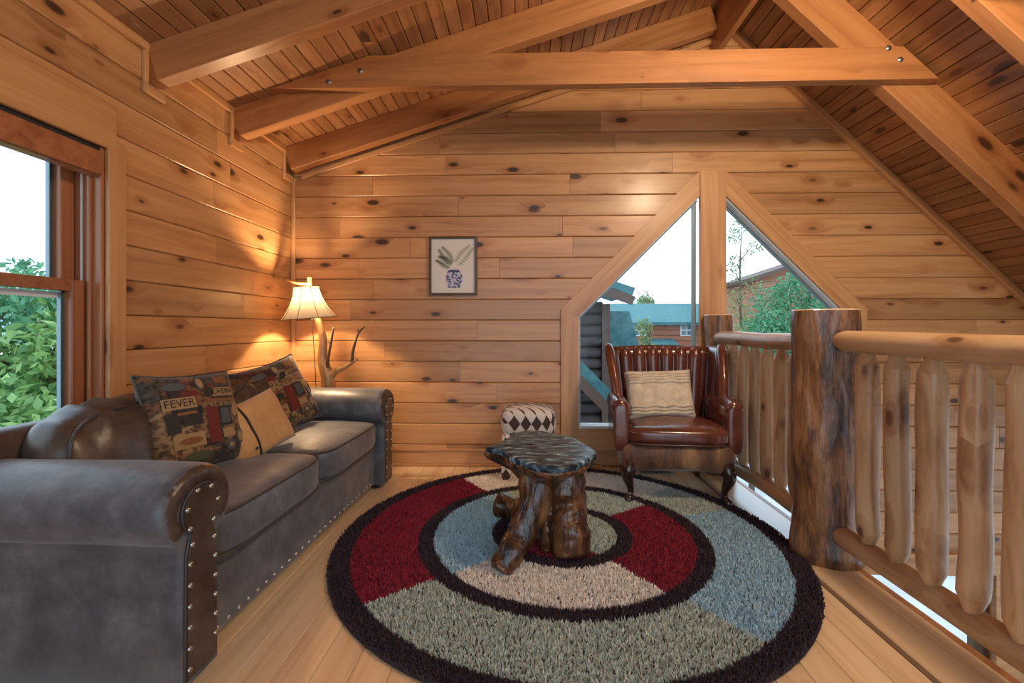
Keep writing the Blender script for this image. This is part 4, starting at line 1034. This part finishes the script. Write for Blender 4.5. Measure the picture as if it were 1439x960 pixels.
tube_obj('top_branch', [(-0.045, 0, 1.425), (-0.13, 0, 1.43), (-0.23, 0.0, 1.455), (-0.30, 0.0, 1.478)], [0.016, 0.014, 0.012, 0.016], M['branch'], lamp, 14, 8, 0.1, 8)
tube_obj('cord', [(-0.03, 0.02, 1.17), (-0.02, 0.05, 0.8), (0.0, 0.06, 0.3), (0.05, 0.10, 0.02)], [0.003] * 4, M['black'], lamp, 20, 6)
# bell shade tilted a little
m = bpy.data.materials.new('parchment_shade'); m.use_nodes = True; n = m.node_tree.nodes; l = m.node_tree.links
b = n['Principled BSDF']; out = n['Material Output']; b.inputs['Base Color'].default_value = (0.80, 0.72, 0.58, 1); b.inputs['Roughness'].default_value = 0.8
tr = n.new('ShaderNodeBsdfTranslucent'); tr.inputs['Color'].default_value = (0.085, 0.066, 0.045, 1); mx = n.new('ShaderNodeMixShader'); mx.inputs['Fac'].default_value = 0.55
l.new(b.outputs[0], mx.inputs[1]); l.new(tr.outputs[0], mx.inputs[2]); l.new(mx.outputs[0], out.inputs['Surface'])
M['shade'] = m
SHZ0, SHZ1 = 1.175, 1.405
prof = []
for i in range(13):
    t = i / 12; prof.append((0.082 + 0.104 * (1 - t) ** 1.75 + 0.004, SHZ0 + (SHZ1 - SHZ0) * t))
vs = []; fs = []; seg = 48
for (r, z) in prof:
    for s_ in range(seg):
        a = 2 * PI * s_ / seg; sc_ = 1 - 0.035 * (0.5 + 0.5 * math.cos(a * 8))
        vs.append((r * sc_ * math.cos(a), r * sc_ * math.sin(a), z))
for i in range(12):
    for s_ in range(seg): q = (s_ + 1) % seg; fs.append([i * seg + s_, i * seg + q, (i + 1) * seg + q, (i + 1) * seg + s_])
sh = obj('shade', vs, fs, M['shade'], lamp, True); sh.rotation_euler = (math.radians(3), math.radians(-4), 0); sh.location = (0.06, 0.02, -0.005)
for kx in range(8):
    a = 2 * PI * (kx) / 8 + 0.0
    ctrl = [(r * 0.968 * math.cos(a), r * 0.968 * math.sin(a), z) for r, z in prof]
    v_, f_ = tube(ctrl, [0.0022] * 13, 5); obj('seam', v_, f_, M['twig'], sh, True)
for (r, z) in (prof[0], prof[-1]):
    ring = [(vs[(0 if z == SHZ0 else 12) * seg + s_ % seg]) for s_ in range(seg + 1)]
    v_, f_ = tube(ring, [0.003] * (seg + 1), 5, False); obj('rim', v_, f_, M['twig'] if z == SHZ0 else M['shade'], sh, True)
M['bulb'] = plain('lit_bulb', (1, 0.9, 0.75), 0.3, 0, 0, (1.0, 0.72, 0.42), 6.0)
v, f = lathe([(0.0, 0.0), (0.008, 0.002), (0.009, 0.018), (0.017, 0.032), (0.018, 0.044), (0.012, 0.056), (0.0, 0.060)], 14)
o = obj('bulb', v, f, M['bulb'], lamp, True); o.location = (-0.03, -0.045, 1.215)
ld = bpy.data.lights.new('lamp_light', 'POINT'); ld.energy = LAMP_POWER; ld.color = (1.0, 0.68, 0.38); ld.shadow_soft_size = 0.022
lo = bpy.data.objects.new('lamp_light', ld); COL.objects.link(lo); lo.parent = lamp; lo.location = (-0.03, -0.045, 1.312)

# ------------------------------------------------------------------ ceiling fan light over the railing, above the frame
fan = thing('ceiling_fan', (RX - 0.02, 1.48, 0.0), 0, 'ceiling fan with a frosted light bowl hanging from the ridge', 'ceiling fan')
v, f = lathe([(0.0, 3.19), (0.018, 3.19), (0.018, 2.98), (0.0, 2.98)], 10); obj('down_rod', v, f, M['darkwood'], fan, True)
v, f = lathe([(0.0, 3.00), (0.10, 2.99), (0.12, 2.95), (0.10, 2.90), (0.0, 2.89)], 20); obj('motor', v, f, M['darkwood'], fan, True)
for i in range(5):
    a = 2 * PI * i / 5 + 0.2
    o = box('blade', 0.12, 0.60, -0.06, 0.06, 2.955, 2.965, M['redtrim'], fan, 0.003); o.rotation_euler = (0, 0, a)
M['bowl'] = plain('lit_bowl', (1, 0.95, 0.85), 0.3, 0, 0, (1.0, 0.78, 0.52), 6.0)
v, f = lathe([(0.085, 2.885), (0.10, 2.86), (0.08, 2.82), (0.04, 2.80), (0.0, 2.795)], 20); obj('light_bowl', v, f, M['bowl'], fan, True)
ld = bpy.data.lights.new('fan_light', 'POINT'); ld.energy = FAN_POWER; ld.color = (1.0, 0.76, 0.50); ld.shadow_soft_size = 0.10
lo = bpy.data.objects.new('fan_light', ld); COL.objects.link(lo); lo.parent = fan; lo.location = (0, 0, 2.70)

# ------------------------------------------------------------------ framed print
pic = thing('framed_print', (-0.573, YB - 0.001, 1.587), 0, 'bronze framed print of ferns in a blue and white jar', 'picture')
fw, fh = 0.190, 0.232
M['bronze'] = plain('bronze_frame', (0.10, 0.062, 0.032), 0.38, 0.4)
for (x0, x1, z0, z1) in ((-fw, -fw + 0.017, -fh, fh), (fw - 0.017, fw, -fh, fh), (-fw + 0.017, fw - 0.017, -fh, -fh + 0.017), (-fw + 0.017, fw - 0.017, fh - 0.017, fh)):
    box('frame_side', x0, x1, -0.032, 0.0, z0, z1, M['bronze'], pic, 0.003)
box('paper', -fw + 0.015, fw - 0.015, -0.013, -0.002, -fh + 0.015, fh - 0.015, plain('print_paper', (0.76, 0.72, 0.68), 0.7), pic)
m, n, l, b = new_mat('blue_white_glaze')
tc = n.new('ShaderNodeTexCoord'); nz = n.new('ShaderNodeTexNoise'); nz.inputs['Scale'].default_value = 55; nz.inputs['Detail'].default_value = 3; l.new(tc.outputs['Object'], nz.inputs['Vector'])
r = ramp(n, [(0.42, (0.08, 0.09, 0.24)), (0.56, (0.55, 0.56, 0.66))]); l.new(nz.outputs['Fac'], r.inputs['Fac']); l.new(r.outputs['Color'], b.inputs['Base Color'])
M['jar'] = m
jar = [(-0.045, -0.175), (0.045, -0.175), (0.062, -0.13), (0.068, -0.085), (0.055, -0.045), (0.035, -0.03), (-0.035, -0.03), (-0.055, -0.045), (-0.068, -0.085), (-0.062, -0.13)]
obj('printed_jar', [(p[0] + 0.005, -0.0135, p[1]) for p in jar], [list(range(10))], M['jar'], pic)
obj('printed_jar_neck', [(p[0] + 0.005, -0.0138, p[1]) for p in ((-0.05, -0.05), (0.05, -0.05), (0.036, -0.03), (-0.036, -0.03))], [[0, 1, 2, 3]], plain('jar_navy', (0.06, 0.065, 0.16), 0.6), pic)
M['fern1'] = plain('print_fern_dark', (0.10, 0.12, 0.05), 0.8); M['fern2'] = plain('print_fern_light', (0.26, 0.29, 0.13), 0.8)
for gi, (dx_, dz_) in enumerate(((-0.105, 0.155), (0.135, 0.165), (-0.13, 0.075))):
    vs = []; fs = []
    d = Vector((dx_, 0, dz_)); L_ = d.length; d.normalize(); pn = Vector((-d.z, 0, d.x))
    for i in range(16):
        t = 0.18 + 0.80 * i / 15; c0 = Vector((0.005, -0.0136, -0.02)) + d * (L_ * t) + Vector((0, 0, 0.01 * math.sin(t * 3)))
        for s_ in (-1, 1):
            ln = 0.062 * (1 - 0.8 * abs(t - 0.45)); tip = c0 + (pn * s_ * 0.9 + d * 0.4) * ln; wv = (d * 0.5 - pn * s_ * 0.3) * 0.006; k0 = len(vs)
            vs += [c0, c0 + (tip - c0) * 0.5 + wv, tip, c0 + (tip - c0) * 0.5 - wv]; fs.append([k0, k0 + 1, k0 + 2, k0 + 3])
    obj('printed_fern', vs, fs, M['fern2'] if gi == 1 else M['fern1'], pic)

# ------------------------------------------------------------------ floor vent
vt = thing('floor_vent', (0.985, 3.53, 0.0), 0, 'grey metal floor vent behind the armchair', 'vent')
box('plate', -0.12, 0.12, -0.045, 0.045, 0.0, 0.005, M['ventm'], vt, 0.001)
for i in range(11): box('louvre', -0.105 + i * 0.02, -0.095 + i * 0.02, -0.034, 0.034, 0.0045, 0.0062, M['black'], vt)

# ------------------------------------------------------------------ outside: ground, neighbouring cabins, trees
gnd = structure(box('ground', -160, 160, -60, 220, -3.9, -3.6, mottled('pale_gravel', [(0.35, (0.42, 0.42, 0.40)), (0.65, (0.60, 0.60, 0.58))], scale=0.6, rough=0.9, bump=0.1)))
M['darklog'] = mottled('dark_stained_log', [(0.35, (0.028, 0.020, 0.020)), (0.65, (0.07, 0.048, 0.045))], scale=3, rough=0.6, bump=0.3, bscale=12, stretch=(0.4, 2, 2))
M['teal'] = mottled('teal_shingle', [(0.35, (0.030, 0.12, 0.135)), (0.65, (0.075, 0.21, 0.22))], scale=7, rough=0.8, bump=0.5, bdist=0.02, bscale=14)
M['brickred'] = mottled('red_cedar_siding', [(0.35, (0.26, 0.095, 0.055)), (0.65, (0.40, 0.17, 0.10))], scale=2, rough=0.8, bump=0.3, bscale=14, stretch=(0.4, 1, 3))
M['winwhite'] = plain('white_sash', (0.7, 0.7, 0.68), 0.5)
M['winglass'] = plain('dark_reflecting_pane', (0.10, 0.16, 0.20), 0.1)
M['fascia'] = plain('brown_fascia', (0.10, 0.055, 0.04), 0.7)
def quad_slab(name, pts, thick, mat, parent):
    """sloping slab from four top corners"""
    P = [Vector(p) for p in pts]; nn_ = (P[1] - P[0]).cross(P[3] - P[0]).normalized()
    if nn_.z < 0: nn_ = -nn_
    vs = P + [p - nn_ * thick for p in P]
    return obj(name, vs, [[0, 1, 2, 3], [4, 5, 6, 7], [0, 1, 5, 4], [1, 2, 6, 5], [2, 3, 7, 6], [3, 0, 4, 7]], mat, parent)
c1 = thing('log_cabin', (0, 9.0, -3.6), 0, 'dark log cabin with teal shingle roof close beyond the gable window', 'building')
box('wall_core', -3.0, 1.50, 0.10, 3.5, 0.0, 5.2, M['darklog'], c1)
lm = None
for i in range(24):
    v_, f_ = tube([(-2.25, 0, 0), (2.25, 0, 0)], [0.115, 0.115], 12)
    if lm is None: lm = fix(mesh('log_course', v_, f_)); lm.materials.append(M['darklog']); lm.polygons.foreach_set('use_smooth', [True] * len(lm.polygons))
    o = link('log_course', lm, None, c1); o.location = (-0.75, 0.06, 0.12 + i * 0.215)
box('corner_post', 1.47, 1.62, -0.08, 0.10, 0.0, 5.15, M['fascia'], c1)
quad_slab('eave_roof', [(-1.5, -0.5, 6.6), (2.0, -0.5, 5.42), (2.0, 1.6, 5.42), (-1.5, 1.6, 6.6)], 0.14, M['teal'], c1)
quad_slab('eave_fascia', [(-1.5, -0.52, 6.44), (2.0, -0.52, 5.26), (2.0, -0.46, 5.26), (-1.5, -0.46, 6.44)], 0.16, M['fascia'], c1)
quad_slab('lower_roof', [(-0.2, -1.6, 5.25), (1.75, -1.6, 3.30), (1.75, -0.2, 3.30), (-0.2, -0.2, 5.25)], 0.26, M['teal'], c1)
quad_slab('lower_fascia', [(-0.2, -1.64, 5.02), (1.75, -1.64, 3.07), (1.75, -1.60, 3.07), (-0.2, -1.60, 5.02)], 0.16, M['fascia'], c1)
quad_slab('side_roof', [(1.62, 1.2, 5.05), (2.25, 1.2, 5.05), (2.95, 1.2, 2.6), (1.62, 1.2, 2.6)], 0.1, M['teal'], c1)
for i in range(9): box('shingle_course', 1.63, 2.30 + i * 0.075, 1.11 - 0.012 * (i % 2), 1.20, 4.72 - i * 0.25, 4.74 - i * 0.25, M['teal'], c1)
def house_window(parent, x, y, z, w, h):
    f_ = box('window', x - w / 2, x + w / 2, y - 0.06, y, z - h / 2, z + h / 2, M['winwhite'], parent)
    for sx in (-1, 1):
        for sz in (-1, 1): box('pane', x + sx * w * 0.235 - w * 0.19, x + sx * w * 0.235 + w * 0.19, y - 0.075, y - 0.061, z + sz * h * 0.235 - h * 0.19, z + sz * h * 0.235 + h * 0.19, M['winglass'], f_)
c2 = thing('cedar_lodge', (7.7, 24.0, -3.6), 0, 'far cedar lodge with long teal roof and white four-pane windows', 'building')
box('wall', -2.9, 2.3, 0.0, 4.0, 0.0, 5.1, M['brickred'], c2)
for i in range(9): box('siding_course', -2.9, 2.3, -0.03, 0.0, 2.6 + i * 0.28, 2.62 + i * 0.28, M['fascia'], c2)
quad_slab('roof', [(-3.1, -0.5, 4.95), (2.4, -0.5, 4.95), (2.4, 2.5, 6.05), (-3.1, 2.5, 6.05)], 0.15, M['teal'], c2)
quad_slab('awning', [(-1.7, -0.9, 3.85), (-0.1, -0.9, 3.85), (-0.1, 0.0, 4.12), (-1.7, 0.0, 4.12)], 0.08, M['teal'], c2)
for wx in (-1.85, 0.55): house_window(c2, wx, 0, 4.55, 0.62, 0.58)
c3 = thing('red_gable_house', (11.0, 20.0, -3.6), 0, 'red sided house gable rising behind the green trees', 'building')
GP = [(-1.35, 0.0), (3.4, 0.0), (3.4, 6.4), (2.2, 7.9), (-1.35, 6.75)]
obj('wall', [(p[0], d, p[1]) for d in (0, 2.8) for p in GP], [[0, 1, 2, 3, 4], [5, 6, 7, 8, 9]] + [[a, (a + 1) % 5, 5 + (a + 1) % 5, 5 + a] for a in range(5)], M['brickred'], c3)
for i in range(20): box('siding_course', -1.36, 2.6, -0.025, 0.0, 1.5 + i * 0.27, 1.52 + i * 0.27, M['fascia'], c3)
quad_slab('roof', [(-1.75, -0.4, 6.72), (2.3, -0.4, 8.05), (2.3, 3.0, 8.05), (-1.75, 3.0, 6.72)], 0.16, M['fascia'], c3)

def leaf_mat(name, a, b_):
    m, n, l, b = new_mat(name)
    g = n.new('ShaderNodeNewGeometry'); r = ramp(n, [(0.0, a), (1.0, b_)]); l.new(g.outputs['Random Per Island'], r.inputs['Fac']); l.new(r.outputs['Color'], b.inputs['Base Color'])
    b.inputs['Roughness'].default_value = 0.5; b.inputs['Subsurface Weight'].default_value = 0.0
    tr = n.new('ShaderNodeBsdfTranslucent'); l.new(r.outputs['Color'], tr.inputs['Color']); mx = n.new('ShaderNodeMixShader'); mx.inputs['Fac'].default_value = 0.35
    l.new(b.outputs[0], mx.inputs[1]); l.new(tr.outputs[0], mx.inputs[2]); l.new(mx.outputs[0], n['Material Output'].inputs['Surface'])
    return m
M['leaf'] = leaf_mat('bright_leaves', (0.07, 0.22, 0.07), (0.34, 0.52, 0.16)); M['leaf2'] = leaf_mat('blue_green_leaves', (0.04, 0.20, 0.11), (0.16, 0.42, 0.20)); M['leaf3'] = leaf_mat('thin_olive_leaves', (0.10, 0.17, 0.05), (0.30, 0.36, 0.13))
M['bark'] = plain('tree_bark', (0.10, 0.075, 0.055), 0.9)
def tree(loc, h, blobs, nleaf, size, mat, label, cat='tree', trunk=0.09, group=None):
    root = thing('leafy_tree', loc, 0, label, cat, group)
    top = max(b[2] for b in blobs)
    tube_obj('trunk', [(0, 0, 0), (0.05, 0.03, top * 0.4), (-0.04, 0, top * 0.75), (0.02, 0, top)], [trunk, trunk * 0.8, trunk * 0.5, trunk * 0.15], M['bark'], root, 12, 8)
    for i, b_ in enumerate(blobs[:10]):
        tube_obj('limb', [(0, 0, max(0.3, b_[2] - b_[3] * 1.2)), (b_[0] * 0.6, b_[1] * 0.6, b_[2] - b_[3] * 0.3), (b_[0], b_[1], b_[2] + b_[3] * 0.3)], [trunk * 0.35, trunk * 0.22, trunk * 0.06], M['bark'], root, 8, 6)
    vol = np.array([b_[3] ** 2 for b_ in blobs]); pk = rng.choice(len(blobs), nleaf, p=vol / vol.sum())
    B = np.array(blobs)[pk]; d = rng.normal(size=(nleaf, 3)); d /= np.linalg.norm(d, axis=1)[:, None]
    c_ = B[:, :3] + d * (B[:, 3] * (0.45 + 0.58 * rng.random(nleaf)))[:, None]
    a_ = rng.normal(size=(nleaf, 3)); a_ /= np.linalg.norm(a_, axis=1)[:, None]; b2 = np.cross(a_, rng.normal(size=(nleaf, 3))); b2 /= np.linalg.norm(b2, axis=1)[:, None]
    s_ = (size * (0.6 + 0.8 * rng.random(nleaf)))[:, None]
    V = np.stack([c_ - a_ * s_, c_ + b2 * s_ * 0.42, c_ + a_ * s_, c_ - b2 * s_ * 0.42], 1).reshape(-1, 3)
    me = bpy.data.meshes.new('foliage'); me.from_pydata(V.tolist(), [], np.arange(nleaf * 4).reshape(-1, 4).tolist()); me.update()
    o = link('foliage', me, mat, root); o['kind'] = 'stuff'
    return root
def blobs(n, cx, cy, cz, rx, ry, rz, r0, r1):
    out = []
    for _ in range(n):
        d = rng.normal(size=3); d /= np.linalg.norm(d); q = rng.random() ** 0.4
        out.append((cx + d[0] * rx * q, cy + d[1] * ry * q, cz + d[2] * rz * q, r0 + (r1 - r0) * rng.random()))
    return out
tree((-7.6, 7.0, -3.6), 5, blobs(26, 0, 0, 3.6, 1.5, 1.4, 1.5, 0.35, 0.65), 9000, 0.085, M['leaf'], 'bright leafy tree close outside the left window')
tree((-9.0, 7.0, -3.6), 6, blobs(22, 0, 0, 3.7, 1.9, 1.9, 1.7, 0.4, 0.8), 7000, 0.09, M['leaf2'], 'blue-green tree behind the one outside the left window')
tree((-6.1, 4.9, -3.6), 5, blobs(18, 0, 0, 3.1, 1.2, 1.2, 1.1, 0.35, 0.6), 5000, 0.085, M['leaf'], 'low leafy tree at the bottom corner of the left window')
tree((-12.6, 11.3, -3.6), 8, [(0.1 * math.sin(i * 2), 0.1 * math.cos(i * 3), 4.6 + i * 0.28, 0.42 - 0.04 * i) for i in range(7)], 900, 0.09, M['leaf2'], 'young pine top standing against the sky in the left window')
tree((7.35, 16.0, -3.6), 9, [(0.30 * math.sin(i * 2.3), 0.3 * math.cos(i * 1.7), 3.6 + i * 0.42, 0.42 - 0.012 * i) for i in range(12)], 1300, 0.055, M['leaf3'], 'thin sparse tree standing just right of the window post', trunk=0.06)
tree((7.6, 12.6, -3.6), 7, blobs(36, 0.1, 0, 4.4, 1.6, 1.0, 1.9, 0.35, 0.65), 15000, 0.05, M['leaf2'], 'dense green tree filling the right pane of the gable window')
tree((6.35, 13.2, -3.6), 5, blobs(14, 0.0, 0, 3.4, 0.8, 0.8, 1.1, 0.3, 0.5), 4500, 0.05, M['leaf2'], 'lower green bush left of the dense tree in the right pane')
tree((8.0, 31.0, -3.6), 8, blobs(10, 0.0, 0, 5.7, 0.9, 0.8, 1.0, 0.4, 0.7), 1600, 0.10, M['leaf3'], 'small tree rising behind the teal lodge roof')
tree((4.55, 17.0, -3.6), 6, blobs(12, 0.0, 0, 3.6, 0.4, 0.5, 1.5, 0.2, 0.35), 1500, 0.06, M['leaf3'], 'slender olive tree between the log cabin and the lodge')
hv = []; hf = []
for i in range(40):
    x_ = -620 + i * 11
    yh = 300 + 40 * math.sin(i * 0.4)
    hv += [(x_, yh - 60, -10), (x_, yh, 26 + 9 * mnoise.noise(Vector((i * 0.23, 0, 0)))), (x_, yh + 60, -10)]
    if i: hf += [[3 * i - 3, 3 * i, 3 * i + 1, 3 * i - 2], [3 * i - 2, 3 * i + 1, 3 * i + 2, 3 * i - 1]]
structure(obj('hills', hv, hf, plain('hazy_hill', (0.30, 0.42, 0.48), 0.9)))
